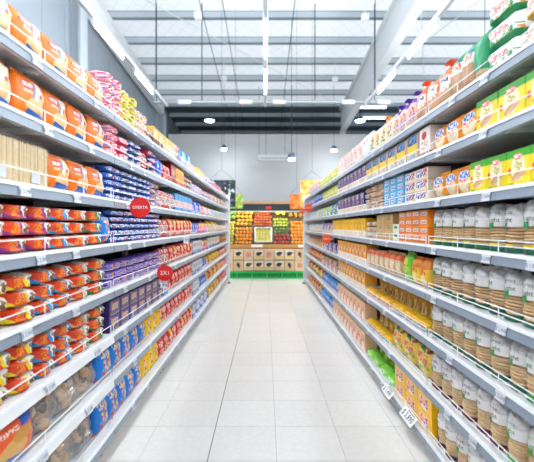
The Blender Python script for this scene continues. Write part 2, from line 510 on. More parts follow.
ORD = ['nearest', 'second', 'third', 'fourth', 'fifth', 'sixth', 'farthest']
for side in ('left', 'right'):
    X, ZS, sg, rz = (XL, ZL, -1, math.pi / 2) if side == 'left' else (XR, ZR, 1, -math.pi / 2)
    # local frame: x along the rack, -y towards the aisle, origin at the lip on the floor
    for b in range(7):
        ya = JOINT + (b - 2) * BAY
        yc = ya + BAY / 2
        root = tag(link('shelving_bay', None, loc=(sg * X, yc, 0), rz=rz),
                   f'white metal shelving bay of the {side} rack, ' + (f'{ORD[b - 1]} to the camera' if 1 < b < 6 else ('nearest the camera' if b == 1 else ('at the far end' if b == 6 else 'beside the camera'))), 'shelving', f'shelving bays of the {side} rack')
        hb = BAY / 2
        link('back_panel', shelf_mesh(('bp', side), lambda: MB().box(-hb, hb, DEPTH, DEPTH + .02, .1, ZS[0] + .12).mesh('back_panel', M['back'])), root)
        link('upright', shelf_mesh(('up', side), lambda: MB().box(-hb, -hb + .035, DEPTH - .03, DEPTH + .03, .0, ZS[0] + .14).mesh('upright', M['white'])), root)
        link('upright', shelf_mesh(('up2', side), lambda: MB().box(hb - .035, hb, DEPTH - .03, DEPTH + .03, .0, ZS[0] + .14).mesh('upright', M['white'])), root)
        fm = shelf_mesh('foot', lambda: MB().lathe([(.0, 0), (.024, 0), (.024, .012), (.011, .03), (.011, .16)], 12).mesh('foot', M['footgrey'], True))
        for fx in (-hb + .03, hb - .06):
            link('foot', fm, root, (fx, .1, 0), scale=(1, 1, (ZS[7] - .03) / .16))
        for s in range(8):
            z = ZS[s]
            white_lip = side == 'left' and s in (5, 6) and b < 2
            base = s == 7
            def deckb():
                m = MB()
                m.box(-hb + .003, hb - .003, .006, DEPTH, .008, .024)            # deck
                if base: m.box(-hb + .003, hb - .003, .03, DEPTH, -.045, .008)
                else:
                    for fx in (-hb + .01, 0, hb - .03): m.box(fx - .01, fx + .02, .04, DEPTH, -.018, .008)
                m.box(-hb + .003, hb - .003, .0, .008, -.023, .026)
                return m.mesh('shelf', M['shelf'])
            deck = link('shelf', shelf_mesh(('deck', base), deckb), root, (0, 0, z))
            def stripb():
                m = MB()
                m.prism([(-.012, -.024), (-.002, -.024), (-.002, .012), (-.006, .012)], 0, -hb + .004, hb - .004, 0)
                m.prism([(-.010, .012), (.0, .012), (.0, .0265), (-.007, .0265)], 0, -hb + .004, hb - .004, 1)
                return m.mesh('price_strip', [M['stripw'] if white_lip else M['strip'], M['white']])
            link('price_strip', shelf_mesh(('strip', white_lip), stripb), deck)
            if b <= 4:
                two = side == 'right' and s >= 3
                def railb():
                    m = MB()
                    for hz in ((.05, .028) if two else (.052,)):
                        m.tube((-hb + .02, .004, .024 + hz), (hb - .02, .004, .024 + hz), .0026, 5)
                    for k in range(5):
                        fx = -hb + .02 + k * (BAY - .04) / 4
                        m.tube((fx, .004, .02), (fx, .004, .024 + .052), .0026, 5)
                    return m.mesh('wire_guard', M['wire'])
                link('wire_guard', shelf_mesh(('wire', two), railb), deck)
            # price tags in the channel
            if 1 <= b <= 4:
                rr = random.Random(b * 31 + s * 7 + (0 if side == 'left' else 500))
                for k in range(2 if b > 1 else 3):
                    fx = -hb + .12 + (k + rr.random() * .6) * (BAY - .2) / 3
                    pr = f'$ {rr.choice((1, 1, 2, 2, 3))}.{rr.choice((190, 290, 490, 590, 690, 890, 990))}'
                    link('price_tag', tag_mesh(.066, .036, pr), deck, (fx, -.0135, -.006), rot=(-.16, 0, 0))
    # the end frame facing the cross aisle
    e = tag(link('end_panel', None, loc=(sg * X, YEND + .024, 0), rz=rz), f'white end panel closing the far end of the {side} rack', 'end panel')
    link('panel', MB().box(-.01, .01, -.02, DEPTH + .03, .05, ZS[0] + .1).mesh('panel', M['white']), e)
    link('edge_post', MB().box(-.02, .02, -.045, -.02, .0, ZS[0] + .1).mesh('edge_post', M['white']), e)
    link('foot', MB().lathe([(.0, 0), (.04, 0), (.04, .015), (.015, .03), (.015, .06)], 12, (0.0, -.03, 0)).mesh('foot', M['black'], True), e)

# ------------------------------------------------------------------ product shapes (front faces -Y, base at z=0, centred in x, y from 0 back)
def pillow(name, w, h, d, mat, p=2.6, q=2.6, seed=0, nu=10, nv=9, wob=.06):
    """a soft filled bag: both faces bulge and meet at a flat rim"""
    V, U, F = [], [], []
    def prof(t, e): return max(0.0, 1 - abs(2 * t - 1) ** e) ** .5
    idx = {}
    for sgn in (-1, 1):
        for j in range(nv + 1):
            for i in range(nu + 1):
                u, v = i / nu, j / nv
                rim = i in (0, nu) or j in (0, nv)
                if sgn == 1 and rim:
                    idx[(sgn, i, j)] = idx[(-1, i, j)]; continue
                t = prof(u, p) * prof(v, q)
                nz = mnoise.noise(Vector((u * 4 + seed * 7.3, v * 4, sgn * 3 + seed)))
                x = (u - .5) * w * (1 - .05 * (1 - abs(2 * v - 1)) * (1 if h > w else .3)) + nz * .012 * w
                z = v * h + mnoise.noise(Vector((u * 3 + seed * 3.1, v * 3, 9 + sgn))) * .02 * h
                y = sgn * t * d / 2 * (1 + wob * 4 * nz) + d / 2
                idx[(sgn, i, j)] = len(V)
                V.append((x, y, max(z, 0)))
                U.append((u, v) if sgn == -1 else (1 - u, v))
    for sgn in (-1, 1):
        for j in range(nv):
            for i in range(nu):
                q4 = (idx[(sgn, i, j)], idx[(sgn, i + 1, j)], idx[(sgn, i + 1, j + 1)], idx[(sgn, i, j + 1)])
                F.append(q4 if sgn == -1 else q4[::-1])
    return mk(name, V, F, mat, U, True)

def seal(name, w, h, mat, vertical=False, n=10, edge_uv=(.5, .99)):
    """a crimped flat strip with a zigzag outer edge"""
    V, U, F = [], [], []
    for k in range(2 * n + 1):
        t = k / (2 * n) - .5
        zig = (.12 if k % 2 else 0) * h
        for lv, s in ((0, 0), (h - zig, 1)):
            for yy in (-.0012, .0012):
                yo = yy + (.0012 if k % 2 else -.0012)
                V.append((t * w, yo, lv) if not vertical else (lv, yo, t * w))
                U.append(edge_uv)
    for k in range(2 * n):
        a, b = k * 4, k * 4 + 4
        F += [(a, b, b + 2, a + 2), (a + 1, a + 3, b + 3, b + 1), (a + 2, b + 2, b + 3, a + 3), (a, a + 1, b + 1, b)]
    F += [(0, 2, 3, 1), (8 * n, 8 * n + 1, 8 * n + 3, 8 * n + 2)]
    return mk(name, V, F, mat, U)

def carton(name, w, h, d, mat, bev=.003):
    bm = bmesh.new()
    bmesh.ops.create_cube(bm, size=1)
    for v_ in bm.verts: v_.co = Vector((v_.co.x * w, (v_.co.y + .5) * d, (v_.co.z + .5) * h))
    bmesh.ops.bevel(bm, geom=bm.edges[:], offset=bev, segments=1, affect='EDGES')
    me = bpy.data.meshes.new(name); bm.to_mesh(me); bm.free()
    ul = me.uv_layers.new(name='UVMap')
    for po in me.polygons:
        for li in po.loop_indices:
            c = me.vertices[me.loops[li].vertex_index].co
            if abs(po.normal.y) > .9: uvv = (c.x / w + .5, c.z / h)
            else: uvv = (.012 if c.x < 0 else .988, min(max(c.z / h, .012), .988))
            ul.data[li].uv = uvv
    me.materials.append(mat)
    return me

class Kind:
    """one kind of product: parts = [(part name, mesh, location)]; parts[0] is the body used alone when far away"""
    def __init__(self, name, cat, desc, w, h, d, parts, meshes=None):
        self.name, self.cat, self.desc, self.w, self.h, self.d, self.parts = name, cat, desc, w, h, d, parts
        self.bodies = meshes or [parts[0][1]]

def bag_kind(name, cat, desc, w, h, d, mat, topcol=(.5, .99)):
    bodies = [pillow('body', w, h * .94, d, mat, 4.5, 3.0, s) for s in (1, 2, 3)]
    ts = seal('top_seal', w * .94, h * .07, mat, edge_uv=(.3, .98))
    return Kind(name, cat, desc, w, h, d, [('body', bodies[0], (0, 0, 0)), ('top_seal', ts, (0, d / 2, h * .925))], bodies)

def flow_kind(name, cat, desc, w, h, d, mat, p=4.5, q=6.0, wob=.09):
    bodies = [pillow('body', w * .95, h, d, mat, p, q, s + 4, 10, 8, wob) for s in (1, 2, 3)]
    es = seal('end_seal', h * .8, w * .04, mat, True, 7, (.97, .5))
    es2 = seal('end_seal', h * .8, -w * .04, mat, True, 7, (.03, .5))
    return Kind(name, cat, desc, w, h, d, [('body', bodies[0], (0, 0, 0)), ('end_seal', es, (w * .465, d / 2, h / 2)), ('end_seal', es2, (-w * .465, d / 2, h / 2))], bodies)

def box_kind(name, cat, desc, w, h, d, mat):
    return Kind(name, cat, desc, w, h, d, [('body', carton(name, w, h, d, mat), (0, 0, 0))])

def twist_kind(name, cat, desc, w, h, d, mat, topmat):
    """a bread bag whose neck is twisted shut, with a flared tail"""
    bodies = [pillow('body', w, h * .8, d, mat, 3.6, 4.2, s + 8) for s in (1, 2)]
    m = MB()
    for k, (r, z) in enumerate(((.3, .0), (.26, .05), (.11, .11), (.08, .13), (.2, .19), (.3, .24))):
        for i in range(10):
            a = 2 * math.pi * i / 10
            rr = r * w * (1 + .25 * math.sin(i * 2.5 + k))
            m.v.append((rr * math.cos(a) + (.02 * k * w), rr * math.sin(a) * .6, z * h))
    for k in range(5):
        for i in range(10):
            m.f.append((k * 10 + i, k * 10 + (i + 1) % 10, (k + 1) * 10 + (i + 1) % 10, (k + 1) * 10 + i)); m.mi.append(0)
    neck = m.mesh('twisted_neck', topmat, True)
    tie = MB().lathe([(.09 * w, 0), (.1 * w, .008), (.09 * w, .016)], 10).mesh('tie', M['paper'])
    return Kind(name, cat, desc, w, h, d, [('body', bodies[0], (0, 0, 0)), ('twisted_neck', neck, (0, d / 2, h * .74)), ('tie', tie, (.03 * w, d / 2, h * .85))], bodies)

# ---- printed wrappers
P = printed
W_, G_ = 'f2efe9', '2f9c3a'
m_orange = P('w_orange', 'f27a1a', [('rect', .8, .55, .25, .6, 'eee0c9', .06), ('rect', .54, .6, .025, .6, '5d8fc4', .06), ('ell', .52, .3, .26, .2, 'dfb67c'), ('ell', .76, .48, .1, .18, 'd9b07a'), ('ell', .74, .62, .05, .06, 'b33a2c'), ('rect', .7, .02, .42, .16, '1f5fb4', .16), ('ell', .31, .75, .22, .12, 'da3626'), ('text', .31, .76, .17, .06, W_, 34, 16), ('text', .31, .61, .15, .035, 'fbe3d0', 30, 20)], .32, 1)
def m_red(nm, stripe):
    return P(nm, 'e8431a', [('rect', .85, .5, .25, .9, 'f1eee8', -.14), ('rect', .55, .5, .055, .9, stripe, -.14), ('ell', .75, .36, .09, .27, '7b5338'), ('ell', .7, .66, .05, .14, '9d7553'), ('text', .28, .5, .14, .28, 'f2a22c', 17, 8), ('rect', .02, .2, .09, .3, stripe, -.3), ('text', .36, .88, .12, .05, W_, 20, 20)], .3, 2)
m_r_yel, m_r_pur, m_r_blu, m_r_grn, m_r_pln = (m_red('w_red_' + n, c) for n, c in (('yellow', 'f2dc1f'), ('purple', '9a2f8f'), ('blue', '1f9ad6'), ('green', '1e8d4d'), ('plain', 'c9bdb0')))
m_navy = P('w_navy', '2a3f7c', [('rect', .5, .5, .5, .22, '4a6fb4'), ('text', .4, .5, .28, .2, 'cfdcf2', 14, 8), ('ell', .78, .5, .1, .3, 'c98a4a')], .3, 3)
m_bluep = P('w_blue', '2f6fd0', [('rect', .5, .28, .5, .24, '2350a8'), ('text', .36, .52, .26, .22, 'f0f5fc', 13, 7), ('ell', .76, .45, .1, .28, 'd6803c')], .3, 4)
m_bluer = P('w_bluered', '2a63c4', [('rect', .5, .15, .5, .16, '173a86'), ('text', .45, .6, .34, .26, 'e6effa', 12, 7), ('ell', .5, .45, .1, .24, 'd8362c')], .3, 5)
m_purp = P('w_purple', '5a3fa8', [('rect', .5, .1, .5, .14, 'dcd6ee'), ('text', .35, .55, .26, .24, 'a99ad6', 12, 7), ('ell', .72, .55, .13, .3, 'd8934c')], .3, 6)
m_pbox = P('w_purplebox', '33206e', [('rect', .52, .5, .38, .36, '5f4f92'), ('text', .52, .55, .3, .2, 'e6c65c', 14, 8), ('ell', .24, .8, .09, .1, 'd84a3c'), ('rect', .52, .08, .4, .03, 'c9b04a')], .35, 7)
m_confblue = P('w_confblue', '1480de', [('conf', .58, .4, .4, .42, ['f0c030', 'c21f2b', '24304f', 'e8d9b8', '1b8fd8', 'f0c030', 'c21f2b'], 7), ('text', .4, .82, .3, .1, 'e9d6a6', 18, 9), ('rect', .5, .04, .5, .05, 'd83a4c')], .28, 8)
m_yelbag = P('w_yellowbag', 'f4c81c', [('ell', .4, .68, .22, .14, 'e0452a'), ('text', .4, .68, .17, .08, W_, 18, 10), ('conf', .62, .32, .3, .26, ['3c2a20', 'e8a030', '6b4a30', 'f6dc70'], 7)], .3, 9)
m_redbag = P('w_redbag', 'd3191f', [('text', .42, .72, .3, .12, 'f6e3da', 16, 9), ('conf', .55, .35, .4, .28, ['e8c9a0', 'a3151c', 'f0ece6', 'c0392b'], 7), ('rect', .5, .04, .5, .05, 'efe6dc')], .28, 10)
m_redyel = P('w_redyel', 'd8302a', [('ell', .55, .78, .3, .18, 'f1c232'), ('conf', .5, .35, .45, .3, ['ecc9a8', 'c22a26', 'f1e2cf', 'd9662e'], 6), ('text', .5, .55, .3, .08, W_, 16, 9)], .3, 11)
m_redwhite = P('w_redwhite', 'c9343a', [('rect', .5, .42, .5, .22, 'e7d8d2'), ('text', .5, .42, .4, .16, '8a3a3c', 15, 8), ('conf', .5, .8, .45, .15, ['efe0d8', 'b02a30', '6d4a48'], 8)], .3, 12)
m_pink = P('w_pink', 'e8899c', [('conf', .5, .5, .5, .5, ['f6d9dd', 'd2264e', 'f2b8c2', '4a6fb8', 'f6e6e4'], 6), ('text', .4, .55, .25, .22, 'd31f4a', 12, 7)], .3, 13)
m_pinkred = P('w_pinkred', 'd93458', [('text', .45, .5, .35, .3, 'f7dbe0', 11, 7), ('ell', .8, .5, .1, .3, '5b7fc0')], .3, 14)
m_yelgr = P('w_yelgreen', 'e6dc46', [('conf', .5, .5, .5, .5, ['f4ee9a', 'c9c83a', 'f8f4c8', 'a8b43a'], 6), ('text', .4, .5, .25, .2, 'b7532a', 12, 7)], .3, 15)
m_cream = P('w_cream', 'efdcc0', [('text', .5, .6, .35, .2, 'c8622e', 12, 7), ('conf', .5, .3, .45, .2, ['e2b98a', '7d8cc0', 'f4e8d8'], 6)], .35, 16)
m_tanbox = P('w_tanbox', 'd8a552', [('rect', .5, .2, .5, .2, '6d4a34'), ('text', .5, .65, .35, .18, 'f4e5c4', 12, 7)], .4, 17)
m_yelblue = P('w_yelblue', 'f2cb52', [('rect', .5, .45, .12, .3, '3a8fd0'), ('text', .5, .8, .35, .1, 'd8542e', 12, 7), ('rect', .5, .1, .5, .1, 'f0e4d0')], .35, 18)
m_skyred = P('w_skyred', '4aa3dc', [('rect', .5, .4, .5, .2, 'e9e4e8'), ('text', .5, .4, .42, .16, 'd0484a', 12, 7), ('rect', .5, .06, .5, .07, '2a86cc')], .35, 19)
m_brightblue = P('w_brightblue', '1d62c8', [('text', .5, .6, .3, .16, 'cfe0f6', 12, 7), ('rect', .5, .08, .5, .1, 'e9eef6')], .3, 20)
m_darkred = P('w_darkred', '9d1a20', [('text', .5, .6, .3, .16, 'e8b8a0', 12, 7)], .35, 21)
m_yelred = P('w_yelred', 'efb52a', [('rect', .5, .12, .5, .13, 'd3422a'), ('text', .5, .55, .35, .2, 'b43a24', 10, 7)], .35, 22)
m_lilac = P('w_lilac', '9a86c4', [('conf', .5, .5, .48, .48, ['e8e2f2', '6a4fa8', 'f0c8d0', 'd8d0ea'], 5)], .35, 23)
m_white = P('w_whitemix', 'e8e6e2', [('text', .5, .62, .4, .2, '6f7fb4', 10, 7), ('conf', .5, .25, .45, .2, ['e2cfa0', 'c9d8e0', 'd0a070'], 6)], .35, 24)
m_cyan = P('w_cyan', 'bfe0e2', [('text', .5, .6, .4, .2, '3a9ab0', 10, 7), ('rect', .5, .12, .5, .12, 'e9c86a')], .35, 25)
m_magenta = P('w_magenta', 'd8247e', [('ell', .5, .75, .35, .2, 'f2d43a'), ('text', .5, .4, .35, .15, 'f6dce8', 10, 7)], .3, 26)
m_greywhite = P('w_greywhite', 'cfd2d8', [('rect', .5, .2, .5, .14, '4a66b0'), ('text', .5, .7, .4, .15, '8a8f9c', 10, 7)], .35, 27)
m_brownpk = P('w_brownpk', '8a6d60', [('text', .5, .55, .4, .25, 'e6d4c8', 10, 7)], .35, 28)
# right-hand rack
m_whgreen = P('w_whitegreen', 'efeeea', [('rect', .5, .06, .5, .11, '1d9a58'), ('rect', .05, .4, .12, .5, '0f8a55', -.5), ('ell', .12, .85, .05, .1, 'e2503a'), ('text', .45, .6, .3, .2, 'd77f74', 16, 8), ('conf', .5, .28, .45, .14, ['2f9c5a', 'f0efe8', 'e09a3a', '8cc06a'], 10)], .35, 29)
m_whyellow = P('w_whiteyellow', 'efece4', [('rect', .5, .12, .5, .16, 'f2b81e'), ('text', .4, .6, .34, .2, 'e49a92', 16, 8), ('text', .4, .14, .3, .08, '9a7a20', 16, 9)], .35, 30)
m_greenbag = P('w_greenbag', '0b9a62', [('rect', .6, .3, .4, .3, 'c89a78'), ('rect', .6, .66, .42, .12, 'e8ebe2'), ('text', .6, .7, .3, .08, 'd8582e', 12, 9), ('ell', .75, .82, .12, .05, '2a4a86')], .35, 31)
m_greendark = P('w_greensolid', '089560', [('rect', .5, .1, .5, .12, 'd9b79a')], .35, 32)
m_orangetop = P('w_orangetop', 'f2682a', [('rect', .55, .26, .45, .3, 'cfa27c'), ('rect', .62, .66, .3, .14, 'efe9e2'), ('text', .62, .7, .24, .07, '4a4f78', 12, 9), ('text', .6, .45, .3, .06, 'e8e4da', 12, 9)], .35, 33)
m_purptop = P('w_purpletop', 'e4c9b4', [('rect', .5, .93, .5, .1, '6a2f9a'), ('text', .5, .6, .34, .12, 'd8522e', 12, 9), ('rect', .5, .08, .5, .06, '8a4ab0'), ('conf', .5, .35, .4, .14, ['cfa27c', 'e8c9b0', 'b07fc0'], 8)], .35, 34)
m_creambag = P('w_creambag', 'ece0b4', [('text', .55, .62, .3, .12, 'c9542e', 12, 9), ('text', .5, .35, .34, .12, '4a4a40', 12, 9), ('rect', .5, .08, .5, .06, 'c8d86a')], .35, 35)
m_whitebag = P('w_whitebag', 'e6ecee', [('ell', .5, .68, .18, .1, 'e28a78'), ('rect', .5, .06, .5, .08, '2a9ad8')], .35, 36)
m_pinkbag = P('w_pinkbag', 'f0dcd4', [('conf', .5, .75, .48, .22, ['f0937a', 'f4b8a4', 'f6d8cc', 'ee7a62'], 6), ('rect', .5, .05, .5, .06, 'd83a34'), ('text', .5, .4, .3, .12, 'cf9a88', 12, 9)], .35, 37)
m_gybox = P('w_greenyellow', 'f2d822', [('rect', .5, .9, .5, .13, '44b02c'), ('ell', .5, .5, .3, .38, 'efe6c0'), ('rect', .42, .3, .22, .07, 'd6a379', -.7), ('rect', .6, .28, .22, .07, 'dfb28c', -.5), ('ell', .48, .8, .2, .09, 'e8574c'), ('text', .48, .8, .15, .05, 'f8e4e0', 18, 10), ('text', .52, .58, .14, .1, 'b8b04a', 14, 10), ('ell', .12, .42, .07, .1, 'e2542e'), ('rect', .2, .06, .12, .03, '8cba2a')], .36, 38)
m_oblue = P('w_orangeblue', 'f49a1e', [('ell', .5, .38, .4, .34, 'f2dfa8'), ('ell', .48, .68, .4, .17, 'dfe6f2'), ('text', .48, .68, .36, .12, '3a66b8', 14, 8), ('text', .5, .45, .3, .08, 'e8574c', 14, 10), ('conf', .55, .22, .3, .16, ['f4e8c8', 'e8c080', 'f0d090'], 7)], .36, 39)
m_redcirc = P('w_redcircle', 'efe6de', [('ell', .5, .72, .22, .14, 'c03038'), ('rect', .04, .5, .06, .5, '7aaac8'), ('text', .55, .4, .3, .14, 'c89a80', 12, 9), ('rect', .5, .06, .5, .08, 'b0784a')], .4, 40)
m_tanblue = P('w_tanblue', 'd3a078', [('rect', .5, .72, .38, .24, '5a9ad0'), ('conf', .5, .72, .36, .2, ['2f3c66', '8abce0', '4a5a8a'], 7), ('rect', .5, .45, .38, .16, 'f4d022'), ('rect', .5, .17, .38, .13, 'd8d8d6'), ('text', .5, .17, .3, .08, '9aa0a4', 12, 9)], .42, 41)
m_navybox = P('w_navybox', '2a2f7e', [('conf', .62, .45, .3, .4, ['d86a4a', 'e8c9b8', '5a6ac0', 'b83a3a'], 5), ('text', .5, .85, .35, .1, 'e8e4ee', 10, 8)], .38, 42)
m_ctray = P('w_creamtray', 'ecdfca', [('text', .5, .5, .4, .3, 'dcb89a', 9, 6)], .5, 43)
m_yelgr2 = P('w_yelgreen2', 'd6d45a', [('conf', .5, .5, .48, .45, ['f0ecb4', '9aaa3a', 'e8dc6a'], 5), ('rect', .5, .08, .5, .06, 'f0e020')], .35, 44)
m_bword = P('w_blueword', 'eadfcf', [('text', .46, .52, .42, .3, '4c54b4', 9, 5), ('ell', .84, .7, .1, .2, 'd8424a'), ('rect', .86, .2, .12, .12, 'efd23a'), ('rect', .5, .92, .5, .06, 'd8c0a4')], .4, 45)
m_sky = P('w_sky', '38b0de', [('rect', .5, .5, .34, .3, 'dfe9f0'), ('text', .5, .5, .3, .2, '4a7ac0', 10, 7), ('ell', .82, .3, .1, .14, 'e0503a')], .36, 46)
m_tanpk = P('w_tanpack', 'd2b490', [('ell', .5, .5, .36, .34, 'e3d8c4'), ('text', .5, .5, .3, .2, '8d8a86', 10, 7), ('ell', .85, .4, .08, .16, 'e08a5a')], .4, 47)
m_obox = P('w_orangebox', 'f28a1c', [('rect', .5, .52, .34, .26, 'efe4da'), ('text', .5, .56, .3, .16, '5a78b8', 10, 7), ('rect', .5, .28, .34, .06, 'e2542e')], .38, 48)
m_tealbox = P('w_tealbox', 'cfa468', [('rect', .5, .5, .18, .18, '1f8f78'), ('text', .5, .5, .12, .1, 'bfe0d4', 14, 10)], .5, 49)
m_whgr = P('w_whitegreensmall', 'e4e4dc', [('ell', .5, .6, .3, .2, '1f9a62')], .4, 50)
m_yelbox = P('w_yellowbox', 'f6c41c', [('text', .5, .6, .3, .2, 'd8822a', 10, 7), ('ell', .7, .22, .14, .12, 'd8452a'), ('rect', .5, .95, .5, .05, 'e8a818')], .38, 51)
m_yelredbox = P('w_yelredbox', 'edaa3c', [('ell', .5, .5, .34, .3, 'f0d2a0'), ('rect', .18, .2, .12, .2, 'c8222a'), ('ell', .6, .72, .2, .12, 'e0542e'), ('text', .5, .5, .26, .1, 'd2602e', 10, 7)], .38, 52)
m_tanred = P('w_tanred', 'e4bb94', [('text', .5, .62, .34, .16, 'd8624a', 10, 7), ('ell', .5, .32, .3, .18, 'edd8c0'), ('rect', .14, .25, .1, .22, 'b8242a')], .4, 53)
m_stick = P('w_sticks', 'd9b27c', [('rect', .5, .82, .5, .12, 'e8632e'), ('rect', .5, .4, .4, .04, 'e9d8b8', .4), ('text', .5, .5, .34, .22, 'efe4cc', 10, 12), ('rect', .5, .1, .5, .06, 'c89a5e')], .34, 54)
m_lime = P('w_lime', '6cc832', [('ell', .4, .66, .25, .2, 'd8e04a'), ('conf', .5, .36, .4, .24, ['4aa028', 'a8dc4a', 'e09a3a'], 6)], .32, 55)
m_oyel = P('w_orangeyellow', 'f4c63a', [('rect', .5, .84, .5, .17, 'ee8a22'), ('text', .5, .6, .32, .14, 'e0542e', 10, 9), ('ell', .5, .28, .28, .16, 'f0dca0')], .32, 56)
m_gold = P('w_gold', 'd8a83c', [('ell', .5, .36, .34, .26, 'f0d48c'), ('ell', .48, .34, .12, .1, '4a4a6a'), ('ell', .62, .5, .08, .08, 'c8582e'), ('rect', .5, .85, .5, .14, 'b08a3a')], .34, 57)
m_yflat = P('w_yellowflat', 'f8c21a', [('rect', .55, .18, .36, .14, '2aa8e0'), ('text', .5, .6, .34, .16, 'e88a1a', 10, 7)], .34, 58)
m_yflatr = P('w_yellowflatred', 'f8b81c', [('rect', .5, .2, .4, .16, 'd83428'), ('text', .5, .65, .34, .16, 'f6e08a', 10, 7)], .34, 59)
m_bigyel = P('w_bigyellow', 'eecb52', [('text', .5, .62, .36, .16, 'e0705a', 10, 7), ('conf', .5, .32, .42, .22, ['f4e2a0', 'e8a86a', '8ab04a', 'f0d880'], 6), ('rect', .4, .9, .3, .04, '2a8a5a', .25), ('ell', .84, .9, .1, .06, '7a2230')], .34, 60)
m_bigyel2 = P('w_boxyellow', 'f6bc14', [('rect', .46, .5, .3, .3, 'eeb4a0'), ('conf', .46, .5, .3, .28, ['d84a5a', 'f4d8c0', '8a5ab0', 'f4a03a'], 7), ('ell', .46, .2, .18, .1, 'f2e2c4')], .36, 61)
m_greenpk = P('w_greenpack', '86cc3a', [('ell', .5, .55, .3, .26, 'd8c47a'), ('ell', .5, .5, .16, .14, 'a8603a'), ('rect', .5, .1, .5, .1, 'b8e06a')], .34, 62)
m_greenlow = P('w_greenlow', '8ae04a', [('rect', .6, .3, .25, .16, '2aa88a'), ('text', .5, .65, .34, .16, 'd8f0a8', 10, 7)], .34, 63)
m_bluebag = P('w_bluebag', '1f86d8', [('text', .5, .65, .34, .14, 'c8e4f6', 10, 7), ('rect', .5, .14, .5, .16, 'c88ac0')], .32, 64)
m_brown = P('w_brownmix', 'b8763a', [('conf', .5, .5, .48, .46, ['6a3a26', 'e0a04a', 'c83a2a', 'e8c88a'], 5)], .36, 65)
m_tongreen = P('w_greenblue', '4aa84a', [('rect', .5, .75, .5, .2, 'c8dc5a'), ('text', .5, .4, .34, .14, 'e8f0d0', 10, 7)], .34, 66)

K = {}
def add(k, kind): K[k] = kind
add('orange', bag_kind('biscuit_bag', 'bag', 'orange biscuit bag with blue corner', .19, .165, .08, m_orange))
for k, m, nm in (('r_yel', m_r_yel, 'yellow-striped'), ('r_pur', m_r_pur, 'purple-striped'), ('r_blu', m_r_blu, 'blue-striped'), ('r_grn', m_r_grn, 'green-striped'), ('r_pln', m_r_pln, 'white-ended')):
    add(k, flow_kind('cookie_pack', 'pack', f'{nm} red cookie pack', .185, .062, .13, m, 6, 10, .07))
add('navy', flow_kind('cookie_pack', 'pack', 'dark navy biscuit pack', .105, .042, .14, m_navy))
add('bluep', flow_kind('cookie_pack', 'pack', 'bright blue biscuit pack', .105, .042, .14, m_bluep))
add('bluer', flow_kind('cookie_pack', 'pack', 'blue biscuit pack with red dot', .105, .042, .14, m_bluer))
add('purp', flow_kind('cookie_pack', 'pack', 'purple biscuit pack', .12, .05, .15, m_purp))
add('pbox', box_kind('biscuit_box', 'box', 'dark purple biscuit box', .17, .092, .14, m_pbox))
add('confblue', bag_kind('cereal_bag', 'bag', 'blue snack bag with colourful print', .17, .21, .1, m_confblue))
add('yelbag', bag_kind('cereal_bag', 'bag', 'yellow snack bag', .18, .2, .1, m_yelbag))
add('redbag', bag_kind('cookie_bag', 'bag', 'red snack bag', .17, .19, .1, m_redbag))
add('redyel', bag_kind('cookie_bag', 'bag', 'red and yellow snack bag', .17, .19, .1, m_redyel))
add('redwhite', bag_kind('cookie_bag', 'bag', 'red and white snack bag', .15, .18, .1, m_redwhite))
add('pink', flow_kind('wafer_pack', 'pack', 'pink wafer pack', .15, .06, .13, m_pink))
add('pinkred', flow_kind('wafer_pack', 'pack', 'crimson wafer pack', .14, .058, .13, m_pinkred))
add('yelgr', flow_kind('wafer_pack', 'pack', 'lemon-yellow wafer pack', .15, .056, .13, m_yelgr))
add('cream', flow_kind('wafer_pack', 'pack', 'cream wafer pack', .15, .058, .13, m_cream))
add('tanbox', box_kind('biscuit_box', 'box', 'golden brown biscuit box', .15, .15, .12, m_tanbox))
add('yelblue', box_kind('biscuit_box', 'box', 'yellow biscuit box with blue stripe', .15, .15, .12, m_yelblue))
add('skyred', box_kind('biscuit_box', 'box', 'sky blue and red biscuit box', .16, .16, .12, m_skyred))
add('brightblue', bag_kind('snack_bag', 'bag', 'bright blue snack bag', .16, .19, .1, m_brightblue))
add('darkred', box_kind('biscuit_box', 'box', 'dark red biscuit box', .16, .2, .12, m_darkred))
add('yelredb', box_kind('biscuit_box', 'box', 'yellow and red biscuit box', .15, .18, .12, m_yelred))
add('lilac', bag_kind('snack_bag', 'bag', 'lilac snack bag', .16, .14, .1, m_lilac))
add('white', bag_kind('snack_bag', 'bag', 'white snack bag', .16, .15, .1, m_white))
add('cyan', bag_kind('snack_bag', 'bag', 'pale cyan snack bag', .16, .14, .1, m_cyan))
add('magenta', bag_kind('cereal_bag', 'bag', 'magenta and yellow snack bag', .16, .16, .1, m_magenta))
add('greywhite', box_kind('biscuit_box', 'box', 'grey and white biscuit box', .17, .17, .12, m_greywhite))
add('brownpk', flow_kind('cookie_pack', 'pack', 'brown biscuit pack', .15, .05, .13, m_brownpk))
add('creambag', bag_kind('snack_bag', 'bag', 'cream and orange snack bag', .16, .13, .1, m_cream))
add('whgreen', flow_kind('bread_pack', 'pack', 'white and green crispbread pack', .26, .098, .15, m_whgreen, 10, 8, .03))
add('whyellow', flow_kind('bread_pack', 'pack', 'white and yellow crispbread pack', .26, .098, .15, m_whyellow, 10, 8, .03))
m_topo, m_topp, m_topg, m_topc = plain('neck_orange', 'f2602a', .35), plain('neck_purple', '5a2a96', .35), plain('neck_green', '0b9a62', .35), plain('neck_cream', 'f08a3a', .35)
add('greenbag', bag_kind('bread_bag', 'bag', 'green and brown bread bag', .15, .235, .1, m_greenbag))
add('greendark', bag_kind('bread_bag', 'bag', 'plain green bread bag', .13, .24, .1, m_greendark))
add('orangetop', twist_kind('bread_bag', 'bag', 'orange twist-necked bread bag', .15, .25, .09, m_orangetop, m_topo))
add('orangebag', bag_kind('bread_bag', 'bag', 'flat-topped orange bread bag', .15, .215, .1, m_orangetop))
